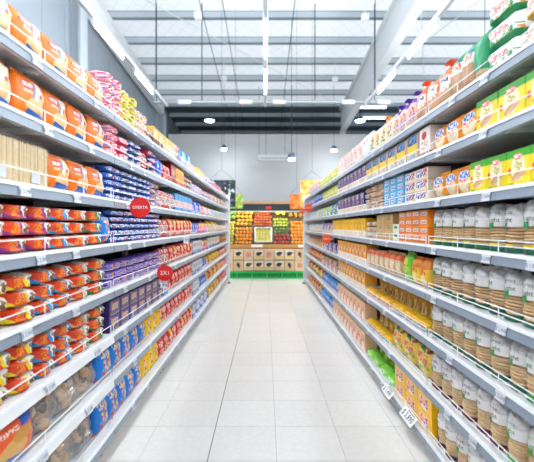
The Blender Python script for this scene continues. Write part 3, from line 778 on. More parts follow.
add('purptop', twist_kind('bread_bag', 'bag', 'purple twist-necked bread bag', .16, .24, .09, m_purptop, m_topp))
add('creamtop', twist_kind('bread_bag', 'bag', 'cream twist-necked bread bag', .17, .25, .09, m_creambag, m_topc))
add('creamflat', bag_kind('bread_bag', 'bag', 'cream flat-topped bread bag', .17, .22, .1, m_creambag))
add('whitebag', bag_kind('bread_bag', 'bag', 'white bread bag with blue foot', .17, .26, .1, m_whitebag))
add('pinkbag', bag_kind('bread_bag', 'bag', 'pink and white puffed snack bag', .2, .26, .11, m_pinkbag))
add('gybox', box_kind('toast_box', 'box', 'yellow and green toast box', .148, .138, .07, m_gybox))
add('oblue', bag_kind('cracker_bag', 'bag', 'orange cracker bag with blue lettering', .165, .15, .09, m_oblue))
add('redcirc', box_kind('cookie_box', 'box', 'white box with a red disc', .16, .19, .1, m_redcirc))
add('tanblue', box_kind('cookie_box', 'box', 'tan, blue and yellow biscuit box', .21, .19, .1, m_tanblue))
add('navybox', box_kind('cookie_box', 'box', 'navy blue biscuit box', .19, .115, .1, m_navybox))
add('ctray', box_kind('display_tray', 'tray', 'cream cardboard tray', .3, .06, .2, m_ctray))
add('yelgrbag', bag_kind('snack_bag', 'bag', 'yellow-green snack bag', .17, .19, .1, m_yelgr2))
add('bword', box_kind('cookie_box', 'box', 'cream box with blue wordmark', .2, .066, .14, m_bword))
add('sky', box_kind('cookie_box', 'box', 'sky blue biscuit carton', .16, .052, .14, m_sky))
add('tanpk', flow_kind('cookie_pack', 'pack', 'tan biscuit pack', .2, .051, .14, m_tanpk))
add('obox', box_kind('cracker_box', 'box', 'small orange cracker box', .12, .05, .12, m_obox))
add('teal', box_kind('cookie_carton', 'box', 'brown carton with teal square', .21, .066, .2, m_tealbox))
add('whgr', box_kind('cookie_box', 'box', 'white and green small box', .1, .06, .12, m_whgr))
add('yelbox', box_kind('cookie_box', 'box', 'bright yellow biscuit box', .13, .12, .12, m_yelbox))
add('yrbox', box_kind('cookie_box', 'box', 'amber biscuit box with red corner', .16, .15, .12, m_yelredbox))
add('tanred', box_kind('cookie_box', 'box', 'tan and red biscuit box', .19, .16, .12, m_tanred))
add('stick', bag_kind('breadstick_bag', 'bag', 'tan breadstick bag with orange top', .13, .185, .08, m_stick))
add('lime', bag_kind('snack_bag', 'bag', 'lime green snack bag', .13, .2, .08, m_lime))
add('oyel', bag_kind('snack_bag', 'bag', 'orange and yellow snack bag', .12, .185, .08, m_oyel))
add('gold', flow_kind('rusk_pack', 'pack', 'golden rusk pack', .15, .11, .12, m_gold))
add('yflat', flow_kind('rusk_pack', 'pack', 'yellow rusk pack with blue label', .15, .06, .1, m_yflat))
add('yflatr', flow_kind('rusk_pack', 'pack', 'yellow rusk pack with red label', .15, .06, .1, m_yflatr))
add('bigyel', bag_kind('rusk_bag', 'bag', 'large pale yellow rusk bag', .24, .2, .12, m_bigyel))
add('bigyel2', box_kind('rusk_box', 'box', 'deep yellow rusk box', .225, .105, .12, m_bigyel2))
add('greenpk', flow_kind('rusk_pack', 'pack', 'light green rusk pack', .15, .1, .12, m_greenpk))
add('greenlow', flow_kind('rusk_pack', 'pack', 'lime green low rusk pack', .2, .065, .1, m_greenlow))
add('bluebag', bag_kind('snack_bag', 'bag', 'blue and mauve snack bag', .17, .18, .1, m_bluebag))
add('brown', bag_kind('cereal_bag', 'bag', 'brown and orange snack bag', .16, .16, .1, m_brown))
add('tongreen', bag_kind('snack_bag', 'bag', 'green snack bag', .15, .17, .1, m_tongreen))

# ---- puffed rice cakes: a stack of thin cakes in clear film with a white printed neck
def cake_mesh(nm, n, r, t, mat, seed):
    rr = random.Random(seed); m = MB(); seg = 14; z = 0
    for k in range(n):
        ox, oy, s = rr.uniform(-.004, .004), rr.uniform(-.003, .003), rr.uniform(.93, 1.04)
        th = t * rr.uniform(.9, 1.1); tl = rr.uniform(-.05, .05)
        b = len(m.v)
        for (q, zz) in ((.76, 0), (1, .22), (1, .7), (.76, .92)):
            for i in range(seg):
                a = 2 * math.pi * i / seg
                w = s * q * r * (1 + .03 * rr.uniform(-1, 1))
                m.v.append((ox + w * math.cos(a), r + oy + w * math.sin(a), z + zz * th * .93 + tl * w * math.cos(a)))
        for kk in range(3):
            for i in range(seg): m.f.append((b + kk * seg + i, b + kk * seg + (i + 1) % seg, b + (kk + 1) * seg + (i + 1) % seg, b + (kk + 1) * seg + i)); m.mi.append(0)
        m.f.append(tuple(b + 3 * seg + i for i in range(seg))); m.mi.append(0)
        z += t
    return m.mesh(nm, mat, True)
def cake_mat():
    t = NT('puffed_rice')
    t.b.inputs['Roughness'].default_value = .75
    tc = t.n('ShaderNodeTexCoord'); vo = t.n('ShaderNodeTexVoronoi'); vo.inputs['Scale'].default_value = 130
    t.put(vo.inputs['Vector'], tc.outputs['Object'])
    nz = t.n('ShaderNodeTexNoise'); nz.inputs['Scale'].default_value = 40; t.put(nz.inputs['Vector'], tc.outputs['Object'])
    c = t.mix(nz.outputs['Fac'], lin('eab96c'), lin('fde6b6'))
    t.put(t.b.inputs['Base Color'], t.mix(t.math('MULTIPLY', vo.outputs['Distance'], .5), c, lin('d09a5e')))
    bp = t.n('ShaderNodeBump'); bp.inputs['Strength'].default_value = .5; bp.inputs['Distance'].default_value = .003
    t.put(bp.inputs['Height'], vo.outputs['Distance']); t.put(t.b.inputs['Normal'], bp.outputs[0])
    return t.m
M['cake'] = cake_mat()
M['film'] = film('clear_film')
M['neckfilm'] = film('white_film', gloss=.14, rough=.2, milk=1.5)
M['band'] = plain('label_band_white', 'ecebe8', .35)
RC_H, RC_R = .195, .053
cakes = [cake_mesh('cake_stack', 8, RC_R * .95, .0128, M['cake'], s) for s in range(3)]
for c in cakes: c.transform(__import__('mathutils').Matrix.Translation((0, RC_R * .05, .012)))
wrap_me = MB().lathe([(RC_R, .008), (RC_R * 1.02, .05), (RC_R * 1.0, .118)], 18, (0, RC_R, 0)).mesh('film_wrap', M['film'], True)
def neck_mesh(seed):
    rr = random.Random(seed); m = MB(); seg = 18
    prof = [(1.0, .147), (1.015, .15), (1.01, .158), (.95, .172), (.84, .186), (.6, .196), (.15, .2)]
    for k, (q, z) in enumerate(prof):
        for i in range(seg):
            a = 2 * math.pi * i / seg
            w = RC_R * q * (1 + (.03 * k) * mnoise.noise(Vector((2.2 * math.cos(a) + seed * 5, 2.2 * math.sin(a), k * .6))) * (k > 1))
            m.v.append((w * math.cos(a), RC_R + w * math.sin(a), z + (.012 * mnoise.noise(Vector((1.7 * math.cos(a), 1.7 * math.sin(a) + seed * 3, 1))) if k > 2 else 0)))
    for k in range(len(prof) - 1):
        for i in range(seg): m.f.append((k * seg + i, k * seg + (i + 1) % seg, (k + 1) * seg + (i + 1) % seg, (k + 1) * seg + i)); m.mi.append(0)
    return m.mesh('film_neck', M['neckfilm'], True)
band_me = MB().lathe([(RC_R * 1.008, .107), (RC_R * 1.033, .13), (RC_R * 1.025, .15)], 18, (0, RC_R, 0)).mesh('label_band', M['band'], True)
necks = [neck_mesh(s) for s in range(3)]
def arc_patch(nm, a0, a1, z0, z1, mat, r=RC_R * 1.03, n=8):
    V, F = [], []
    for i in range(n + 1):
        a = math.radians(a0 + (a1 - a0) * i / n)
        for z in (z0, z1): V.append((r * math.cos(a), RC_R + r * math.sin(a), z))
    for i in range(n): F.append((2 * i, 2 * i + 2, 2 * i + 3, 2 * i + 1))
    return mk(nm, V, F, mat, smooth=True)
rice = {}
for nm, band, ink in (('green', '0d6b47', '1d7a58'), ('grass', '1fae4c', '2fa85a'), ('maroon', '6a1830', '8a3a4c'), ('black', '2a2228', '3a3c44')):
    bm_ = plain('band_' + nm, band, .35); im_ = plain('rice_ink_' + nm, ink, .5)
    sq = arc_patch('label_square', -122, -88, .098, .122, plain('label_sq_' + nm, '4d9c3c' if nm != 'green' else '2f9a58', .4))
    bd = MB().lathe([(RC_R * .9, .0), (RC_R * 1.03, .004), (RC_R * 1.035, .027)], 18, (0, RC_R, 0)).mesh('base_band', bm_, True)
    # curved lettering on the white film
    words = []
    for s, z, size in (('Arroz', .166, .024), ('Light', .134, .028)):
        me = txt(s, size, .0002)
        for v_ in me.vertices:
            a = -math.pi / 2 + v_.co.x / RC_R
            v_.co = Vector((RC_R * 1.04 * math.cos(a), RC_R + RC_R * 1.04 * math.sin(a) , v_.co.z + z))
        me.materials.append(im_)
        words.append(me)
    bm2 = bmesh.new()
    for w_ in words: bm2.from_mesh(w_)
    lm = bpy.data.meshes.new('lettering'); bm2.to_mesh(lm); bm2.free(); lm.materials.append(im_)
    ylab = arc_patch('yellow_label', -150, -60, .026, .036, plain('ylab_' + nm, 'f2da2a', .4))
    rice[nm] = (sq, bd, lm, ylab)

# ------------------------------------------------------------------ planogram
counters = {}
NEAR = 3.3
def ordinal(n):
    w = ['', 'first', 'second', 'third', 'fourth', 'fifth', 'sixth', 'seventh', 'eighth', 'ninth', 'tenth', 'eleventh', 'twelfth']
    if n < len(w): return w[n]
    return f'{n}' + ({1: 'st', 2: 'nd', 3: 'rd'}.get(n % 10, 'th') if n % 100 not in (11, 12, 13) else 'th')
def dl(px): return FPX * .905 / (VPX - px)
def dr(px): return FPX * .955 / (px - VPX)

def place(side, shelf, kind, yc, z, rowtxt, sx=1.0, back=0.0, jit=1.0, rear=False, sz=1.0, setdepth=.018):
    k = K[kind]
    X, ZS, sg, rz = (XL, ZL, -1, math.pi / 2) if side == 'left' else (XR, ZR, 1, -math.pi / 2)
    soft = len(k.parts) > 1
    red = kind.startswith('r_')
    yaw = RND.uniform(-.09, .09) if red else RND.uniform(-.03, .03) * (1 if soft else .3)
    rx = RND.uniform(-.03, 0) if soft and not rowtxt else 0.0
    roll = RND.uniform(-.012, .012) if soft and rowtxt else 0.0
    lift = .0006 + abs(rx) * k.d + abs(roll) * k.w * sx / 2
    if soft:                                   # soft packs keep a little air around them
        sx *= (.93 if red else .965); sz *= .93 if rowtxt else .97
    # yaw about the pack's own centre, so that it does not swing into its neighbour
    cx = (math.cos(yaw) - 1) * k.d / 2; cy = math.sin(yaw) * k.d / 2
    loc = (sg * (X + setdepth + back + RND.uniform(0, .005) * (1 if soft else .3) + abs(yaw) * k.w / 2), yc - sg * cy * -1, ZS[shelf] + .0255 + z + lift)
    rot = (rx, roll, rz + yaw)
    sc = (sx, 1, sz)
    if yc < NEAR and len(k.parts) > 1:
        o = link(k.name, None, loc=loc, rot=rot, scale=sc)
        for i, (pn, me, pl) in enumerate(k.parts):
            link(pn, RND.choice(k.bodies) if i == 0 else me, o, pl)
    else:
        o = link(k.name, RND.choice(k.bodies), loc=loc, rot=rot, scale=sc)
    return o

def run(side, shelf, x0, x1, kind, rows=1, z0=0.0, back=0.0, jit=None, w=None, sz=1.0, rear=False, mixk=None):
    d = dl if side == 'left' else dr
    a, b = sorted((d(x0), d(x1)))
    k = K[kind]
    n = max(1, round((b - a) / (w or k.w)))
    pitch = (b - a) / n
    is_box = len(k.parts) == 1
    if shelf > 0:
        ZS = ZL if side == 'left' else ZR
        room = ZS[shelf - 1] - ZS[shelf] - .0255 - .03 - z0
        tall = max(K[q].h for q in (mixk or [kind]))
        sz = min(sz, (room - .002) / (tall * rows * 1.002))
    for i in range(n):
        for r in range(rows):
            kk = mixk[(i * 7 + r * 3) % len(mixk)] if mixk else kind
            ky = (side, shelf, K[kk].desc, rear)
            c = counters.setdefault(ky, {'n': 0, 'col': None})
            if c['col'] != (round(a, 4), i): c['n'] += 1; c['col'] = (round(a, 4), i)
            rowt = '' if rows == 1 else (('lowest', 'uppermost')[r] if rows == 2 else ('lowest', 'middle', 'uppermost')[r] if rows == 3 else (ordinal(r + 1) + ' up'))
            o = place(side, shelf, kk, a + pitch * (i + .5), z0 + r * (max(K[q].h for q in mixk) if mixk else K[kk].h) * sz * 1.002, rowt, pitch / K[kk].w * .975, back, (0.35 if is_box else 1.0) if jit is None else jit, sz=sz)
            what = 'pile' if rows > 1 else 'one'
            lab = f"{K[kk].desc}, {side} rack {SHELFN[shelf]} shelf, {ordinal(c['n'])} {what} from camera" + (f', {rowt}' if rowt else '') + (', rear' if rear else '')
            tag(o, lab, K[kk].cat, f"{K[kk].desc}s on the {side} rack's {SHELFN[shelf]} shelf")

def rice_run(shelf, x0, x1, col, ylab=False, past=None):
    a, b = sorted((dr(x0), dr(x1)))
    if past: a, b = past, dr(x0) - .003
    n = round((b - a) / .116); pitch = (b - a) / n
    sq, bd, lm, yl = rice[col]
    desc = {'green': 'dark green-footed', 'grass': 'bright green-footed', 'maroon': 'maroon-footed', 'black': 'black-footed'}[col] + ' rice cake pack'
    for i in range(n):
        ky = ('right', shelf, desc); c = counters.setdefault(ky, {'n': 0}); c['n'] += 1
        y = a + pitch * (i + .5)
        hs = min(1.0, (.225 if shelf < 6 else .215) / .2)
        th = RND.uniform(-.35, .35); ra = -math.pi / 2 + th; sk = pitch / .116 * .985
        # the pack's axis lies RC_R behind its front: keep that axis on the pitch line
        ax, ay = -math.sin(ra) * RC_R, math.cos(ra) * RC_R
        o = link('rice_cake_pack', None, loc=(XR + .02 + RC_R + RND.uniform(0, .01) - ax, y - ay, ZR[shelf] + .0262), rot=(0, 0, ra), scale=(sk, 1, RND.uniform(.95, 1.0)))
        j = RND.randrange(3)
        link('cake_stack', cakes[j], o); link('film_wrap', wrap_me, o); link('film_neck', necks[RND.randrange(3)], o); link('label_band', band_me, o)
        link('base_band', bd, o); link('label_square', sq, o); link('lettering', lm, o)
        if ylab: link('yellow_label', yl, o)
        if past: c['n'] -= 1
        tag(o, f"{desc}, right rack {SHELFN[shelf]} shelf, " + (f"{ordinal(n - i)} beyond the frame" if past else f"{ordinal(c['n'])} from camera"), 'rice cakes', f"{desc}s on the {SHELFN[shelf]} shelf")

# ---- left rack
L = lambda *a, **k: run('left', *a, **k)
R = lambda *a, **k: run('right', *a, **k)
L(0, -22, 107, 'orange', sz=1.03)
L(0, -10, 72, 'brightblue', back=.14, rear=True)
L(0, 74, 106, 'pinkred', 4, back=.14, rear=True)
L(0, 107, 123, 'pink', 4); L(0, 123, 138, 'yelgr', 4); L(0, 138, 148, 'cream', 3); L(0, 148, 153, 'brownpk', 2); L(0, 153, 163, 'tanbox'); L(0, 163, 174, 'yelblue')
L(0, 174, 179, 'cream', 3); L(0, 179, 190, 'brightblue', mixk=['brightblue', 'skyred']); L(0, 190, 197, 'creambag'); L(0, 197, 204, 'yelblue', sz=.8); L(0, 204, 213, 'lilac', sz=.9); L(0, 213, 221, 'pink', 2, mixk=['pink', 'pinkred']); L(0, 221, 226.5, 'creambag', sz=.8)
L(1, -22, 107, 'orange', sz=1.12)
L(1, 107, 120, 'pink', 4, sz=.9); L(1, 120, 130, 'pinkred', 3, sz=.9); L(1, 130, 141, 'navy', 4); L(1, 141, 149, 'redwhite', sz=.9); L(1, 149, 156, 'navy', 4, mixk=['navy', 'pinkred']); L(1, 156, 164, 'brightblue')
L(1, 164, 171, 'redbag', sz=.9); L(1, 171, 176, 'darkred'); L(1, 176, 184, 'yelredb'); L(1, 184, 192, 'brownpk', 3); L(1, 192, 202, 'lilac', mixk=['lilac', 'white']); L(1, 202, 212, 'redwhite', sz=.8, mixk=['redwhite', 'lilac']); L(1, 212, 226.5, 'creambag', mixk=['creambag', 'white', 'brown'])
L(2, 50, 107, 'orange')
L(2, 108, 128, 'bluep', 5, mixk=['bluep', 'bluep', 'navy']); L(2, 128, 151, 'bluep', 5, mixk=['navy', 'bluep', 'navy'])
L(2, 151, 160, 'brownpk', 4, mixk=['brownpk', 'purp']); L(2, 160, 175, 'redwhite'); L(2, 175, 192, 'skyred', sz=1.1); L(2, 192, 201, 'lilac', mixk=['lilac', 'brightblue']); L(2, 201, 211, 'white', mixk=['white', 'magenta', 'creambag']); L(2, 211, 226.5, 'cyan', mixk=['cyan', 'white'])
L(3, -22, 55, 'r_pur', 3, w=.18); L(3, 55, 73, 'r_blu', 3); L(3, 73, 91, 'r_pln', 3); L(3, 91, 104, 'r_grn', 3); L(3, 104, 112, 'confblue', sz=.85)
L(3, 112, 160, 'bluer', 5); L(3, 160, 169, 'redwhite'); L(3, 169, 193, 'redyel'); L(3, 193, 199, 'brightblue', sz=.8); L(3, 199, 207, 'magenta'); L(3, 207, 219, 'white', mixk=['white', 'yelbag', 'white']); L(3, 219, 226.5, 'creambag')
L(4, -22, 40, 'r_yel', 3); L(4, 40, 75, 'r_blu', 3, w=.17); L(4, 75, 93, 'r_pln', 3); L(4, 93, 107, 'r_grn', 3); L(4, 108, 161, 'purp', 3)
L(4, 161, 170, 'redwhite'); L(4, 170, 193, 'redyel', mixk=['redbag', 'redyel']); L(4, 193, 202, 'greywhite'); L(4, 202, 208, 'magenta'); L(4, 208, 219, 'white', mixk=['greywhite', 'yelbag']); L(4, 219, 226.5, 'brown')
L(5, -14, 40, 'r_yel', 3); L(5, 40, 75, 'r_blu', 3, w=.17); L(5, 75, 93, 'r_pln', 3); L(5, 93, 107, 'r_grn', 3); L(5, 109, 163, 'pbox', 2); L(5, 163, 168, 'skyred'); L(5, 168, 193, 'redbag'); L(5, 193, 202, 'greywhite'); L(5, 202, 207, 'brightblue', sz=.85); L(5, 207, 220, 'yelbag', sz=.85, mixk=['yelbag', 'brown']); L(5, 220, 226.5, 'redbag', sz=.85)
L(6, 102, 147, 'confblue'); L(6, 147, 163, 'yelbag'); L(6, 163, 193, 'redbag'); L(6, 193, 199, 'greywhite'); L(6, 199, 207, 'brightblue', sz=.85); L(6, 207, 220, 'yelbag', sz=.85, mixk=['yelbag', 'brown', 'redyel']); L(6, 220, 226.5, 'redbag', sz=.8)
L(7, 100, 143, 'confblue'); L(7, 143, 160, 'yelbag'); L(7, 160, 193, 'redbag', mixk=['redbag', 'redbag', 'redyel']); L(7, 193, 208, 'brightblue', mixk=['greywhite', 'brightblue']); L(7, 208, 220, 'yelbag', sz=.85, mixk=['brown', 'yelbag']); L(7, 220, 226.5, 'redbag', sz=.8)

# ---- right rack
R(0, 519, 566, 'whyellow', 3); R(0, 484, 519, 'whgreen', 3); R(0, 471, 484, 'greendark'); R(0, 448, 471, 'greenbag')
R(0, 414, 448, 'orangetop', mixk=['orangetop', 'orangebag']); R(0, 391, 414, 'purptop'); R(0, 369, 391, 'creamtop', mixk=['creamflat', 'creamtop']); R(0, 362, 369, 'whitebag'); R(0, 337, 362, 'pinkbag'); R(0, 319, 337, 'yelgrbag'); R(0, 309, 319, 'lilac', mixk=['lilac', 'pinkbag'], sz=.9)
R(1, 476, 560, 'gybox'); R(1, 431, 476, 'oblue'); R(1, 419, 430, 'redcirc'); R(1, 366, 418.5, 'tanblue')
R(1, 338, 366, 'ctray', w=.28); R(1, 338, 366, 'navybox', z0=.062); R(1, 322, 338, 'yelgrbag'); R(1, 314, 322, 'brightblue'); R(1, 308.5, 314, 'lilac')
R(2, 470, 560, 'gybox'); R(2, 431, 470, 'oblue', w=.15); R(2, 405, 428, 'bword', 3); R(2, 384, 404, 'sky', 4); R(2, 364, 384, 'tanpk', 4)
R(2, 338, 364, 'ctray', w=.28); R(2, 338, 364, 'navybox', z0=.062); R(2, 329, 338, 'tongreen', mixk=['tongreen', 'brightblue']); R(2, 318, 329, 'brightblue', mixk=['white', 'tongreen']); R(2, 308.5, 318, 'white')
R(3, 399, 428, 'obox', 4, sz=1.08); R(3, 393, 399, 'whgr', 2); R(3, 377, 393, 'teal', 3); R(3, 365, 377, 'tanpk', 3); R(3, 333, 365, 'ctray', w=.28); R(3, 333, 365, 'yelbox', z0=.062); R(3, 322, 333, 'brightblue', sz=.9, mixk=['brightblue', 'oyel']); R(3, 308.5, 322, 'white', mixk=['white', 'creambag'])
R(4, 410, 427, 'oyel'); R(4, 401, 410, 'lime'); R(4, 366, 400, 'stick'); R(4, 338, 366, 'ctray', w=.28); R(4, 338, 366, 'yrbox', z0=.062, sz=.85); R(4, 325, 338, 'lilac', mixk=['lilac', 'navybox']); R(4, 308.5, 325, 'creambag', mixk=['creambag', 'brown'])
R(5, 366, 427, 'gold', back=.12, z0=.0, sz=1.7, rear=True); R(5, 390, 427, 'yflat'); R(5, 366, 390, 'yflatr'); R(5, 338, 365, 'ctray', w=.28); R(5, 338, 365, 'yrbox', z0=.062, sz=.9); R(5, 322, 338, 'tanred', sz=.9, mixk=['navybox', 'tanred']); R(5, 308.5, 322, 'creambag', mixk=['brown', 'redyel'])
R(6, 390, 427, 'bigyel'); R(6, 366, 389, 'gold', back=.12, sz=1.6, rear=True); R(6, 366, 389, 'yflat'); R(6, 338, 365, 'tanred', sz=1.15); R(6, 323, 338, 'bluebag'); R(6, 308.5, 323, 'brown', mixk=['brown', 'redyel', 'tongreen'])
R(7, 395, 432, 'bigyel2', 2, sz=1.03); R(7, 366, 395, 'greenpk', back=.12, sz=1.5, rear=True); R(7, 366, 395, 'greenlow'); R(7, 333, 365, 'tanred', sz=1.2); R(7, 320, 333, 'bluebag'); R(7, 308.5, 320, 'brown', mixk=['redyel', 'brown'])
rice_run(3, 429, 560, 'green', True); rice_run(4, 428, 560, 'green'); rice_run(5, 428, 520, 'green'); rice_run(5, 520.5, 555, 'grass'); rice_run(6, 428, 500, 'maroon'); rice_run(6, 500.5, 540, 'grass'); rice_run(7, 433, 520, 'black')
for sh, xe, cl in ((3, 560, 'green'), (4, 560, 'green'), (5, 555, 'grass'), (6, 540, 'grass'), (7, 520, 'black')): rice_run(sh, xe, 561, cl, sh == 3, past=.85)

# ---- the rows go on past the edges of the frame
def beyond(side, shelf, yend, kind, rows=1):
    k = K[kind]; y = yend - k.w / 2; n = 0
    while y > .8:
        n += 1
        for r in range(rows):
            o = place(side, shelf, kind, y, r * k.h * 1.002, 'row' if rows > 1 else '', .975)
            rt = '' if rows == 1 else ', ' + ('lowest', 'middle', 'uppermost', 'highest')[r]
            tag(o, f"{k.desc}, {side} rack {SHELFN[shelf]} shelf, {ordinal(n)} beyond the frame{rt}", k.cat, f"{k.desc}s on the {side} rack's {SHELFN[shelf]} shelf")
        y -= k.w
for sh, kd, rw in ((0, 'orange', 1), (1, 'orange', 1), (3, 'r_pur', 3), (4, 'r_yel', 3), (5, 'r_yel', 3)): beyond('left', sh, dl(-14 if sh == 5 else -22), kd, rw)
for sh, kd, rw in ((0, 'whyellow', 3), (1, 'gybox', 1), (2, 'gybox', 1)): beyond('right', sh, dr(566 if sh == 0 else 560), kd, rw)

# ---- left rack, special packs: wafer slabs, cracker bag, clear bags of rolls
M['wafer'] = plain('wafer_biscuit', 'ecd3a4', .7, grain=.25, gscale=60)
M['clear'] = film('clear_film_pack', gloss=.12, rough=.1)
M['bagfilm'] = film('clear_bag', gloss=.25, rough=.16, milk=.25)
def wafer_pack(ya, yb, lab):
    n = int((yb - ya) / .0085); m = MB(); rr = random.Random(int(ya * 100))
    for i in range(n):
        x = -(yb - ya) / 2 + (i + .5) * (yb - ya) / n
        m.box(x - .0039, x + .0039, .004 + rr.uniform(0, .004), .12, .004, .158 + rr.uniform(-.004, .004))
    o = tag(link('wafer_pack', None, loc=(-(XL + .022), (ya + yb) / 2, ZL[2] + .0255), rz=math.pi / 2), lab, 'pack', 'clear packs of beige wafers')
    link('wafer_slices', m.mesh('wafer_slices', M['wafer']), o)
    h = (yb - ya) / 2
    f = MB().box(-h, h, 0, .125, 0, .168)
    f.v += [(-h, .03, .168), (h, .03, .168), (h, .02, .186), (-h, .02, .186)]; f.f.append((24 - 16, 9, 10, 11)); f.mi.append(0)
    link('film', f.mesh('film', M['clear']), o)
    t = MB().box(-h * .3, h * .3, -.0015, 0, .012, .05).mesh('paper_label', M['tagwhite'])
    link('paper_label', t, o)
wafer_pack(dl(-25), dl(21), 'clear pack of upright beige wafers at the left edge, nearer one')
wafer_pack(dl(21.5), dl(49.5), 'clear pack of upright beige wafers beside the orange bags')

m_crk = P('w_crackerbag', 'e8581c', [('rect', .85, .9, .2, .16, '1f58b8'), ('ell', .48, .36, .3, .22, 'd9a658'), ('ell', .68, .58, .2, .15, 'd08f36'), ('rect', .7, .06, .4, .1, '1d50b4', .35), ('text', .36, .76, .26, .05, 'f6ded0', 22, 14), ('rect', .05, .5, .04, .5, 'c22a1c'), ('rect', .3, .97, .35, .05, 'b81e22')], .3, 70)
add('crk', bag_kind('cracker_bag', 'bag', 'large orange cracker bag', .28, .195, .1, m_crk))
for (ya, lab) in ((dl(-10), 'large orange cracker bag in the lower left corner of the seventh shelf'),):
    o = place('left', 6, 'crk', 1.45, 0, '')
    o.rotation_euler.z -= .06
    tag(o, lab, 'bag')
M['roll_tan'] = plain('roll_tan', 'e8b47a', .6, grain=.35, gscale=25)
M['roll_brown'] = plain('roll_brown', 'c2946c', .6, grain=.35, gscale=25)
M['roll_dark'] = plain('roll_dark', '4c403a', .55, grain=.3, gscale=25)
def lump(seed, r, flat, mat):
    bm = bmesh.new(); bmesh.ops.create_icosphere(bm, subdivisions=2, radius=r)
    for v_ in bm.verts:
        n_ = 1 + .16 * mnoise.noise(v_.co * 30 + Vector((seed, 0, 0)))
        v_.co = Vector((v_.co.x * n_, v_.co.y * n_ * flat, v_.co.z * n_))
    me = bpy.data.meshes.new('cookie'); bm.to_mesh(me); bm.free()
    me.polygons.foreach_set('use_smooth', [True] * len(me.polygons)); me.materials.append(mat)
    return me
lumps = [lump(i, .033, .55, M[('roll_tan', 'roll_brown', 'roll_dark', 'roll_tan')[i % 4]]) for i in range(8)]
clear_bodies = [pillow('bag_film', .22, .2, .14, M['bagfilm'], 2.6, 2.6, 20 + s, 12, 12, .12) for s in range(3)]
def clear_bag(shelf, yc, lab, s=1.0):
    o = tag(link('cookie_bag', None, loc=(-(XL + .03), yc, ZL[shelf] + .034), rot=(-.04, 0, math.pi / 2 + RND.uniform(-.05, .05)), scale=(s * .94, 1, s * .92)), lab, 'bag', 'clear bags of assorted cookies')
    link('bag_film', RND.choice(clear_bodies), o)
    for r_ in range(4):
        for c_ in range(3):
            e = .042 if r_ % 2 else .052
            link('cookie', RND.choice(lumps), o, ((c_ - 1) * e + RND.uniform(-.008, .008) + (.018 if r_ % 2 else 0), .04 + RND.uniform(-.008, .02) + (.012 if c_ != 1 else 0), .034 + r_ * .043 + RND.uniform(-.004, .004)), rot=(RND.uniform(-.6, .6), RND.uniform(0, 6), RND.uniform(-.6, .6)))
    link('top_knot', MB().lathe([(.03, 0), (.012, .012), (.01, .018), (.028, .034)], 10, (0, .065, .19)).mesh('top_knot', M['clear'], True), o)
for i in range(3): clear_bag(6, 1.71 + i * .197, ('clear bag of assorted cookies beside the orange cracker bag', 'clear bag of assorted cookies, middle one on the seventh shelf', 'clear bag of assorted cookies beside the blue snack bags, seventh shelf')[i], .88)
for i in range(3): clear_bag(7, 1.68 + i * .197, ('clear bag of assorted cookies on the bottom shelf, nearest the camera', 'clear bag of assorted cookies on the bottom shelf, middle one', 'clear bag of assorted cookies beside the blue bags, bottom shelf')[i], .88)

# ------------------------------------------------------------------ hanging shelf signs
def disc_sign(px, py, side, word, mat, r, label, ink='paper', y=None):
    X = (XL if side == 'left' else XR) - .08
    y = y or FPX * X / abs(px - VPX)
    o = tag(link('shelf_sign', None, loc=(wx(px, y), y, wz(py, y))), label, 'sign', 'round shelf signs')
    m = MB(); seg = 32
    m.v = [(r * math.cos(2 * math.pi * i / seg), yy, r * math.sin(2 * math.pi * i / seg)) for yy in (-.002, .002) for i in range(seg)]
    m.f = [tuple(range(seg)), tuple(2 * seg - 1 - i for i in range(seg))] + [(i, seg + i, seg + (i + 1) % seg, (i + 1) % seg) for i in range(seg)]
    m.mi = [0] * len(m.f)
    link('disc', m.mesh('disc', M[mat]), o)
    t = txt(word, r * (.42 if len(word) > 4 else .75), .0006); t.materials.append(M[ink])
    tt = link('lettering', t, o, (0, -.003, 0))
    rim = MB()
    for i in range(seg):
        a, b = 2 * math.pi * i / seg, 2 * math.pi * (i + 1) / seg
        rim.tube((r * math.cos(a), 0, r * math.sin(a)), (r * math.cos(b), 0, r * math.sin(b)), .003, 4)
    link('rim', rim.mesh('rim', M[mat]), o)
    sgx = -1 if side == 'left' else 1
    link('clip', MB().box(min(0, sgx * (r + .02)), max(0, sgx * (r + .02)), .003, .006, -.012, .012).mesh('clip', M['paper']), o)
    return o
disc_sign(140, 207.5, 'left', 'OFERTA', 'red', .064, 'round red OFERTA sign clipped to the left rack')
disc_sign(165, 273, 'left', '2X1', 'red', .062, 'round red 2X1 sign clipped to the left rack')
disc_sign(326.5, 239, 'right', 'OFERTA', 'orange_sign', .064, 'round orange sign clipped midway along the right rack')
disc_sign(308.5, 208, 'right', 'OFERTA', 'orange_sign', .08, 'larger round orange sign at the far end of the right rack')
disc_sign(302.5, 211, 'right', 'OFERTA', 'orange_sign', .06, 'smaller round orange sign at the far end of the right rack', y=9.3)

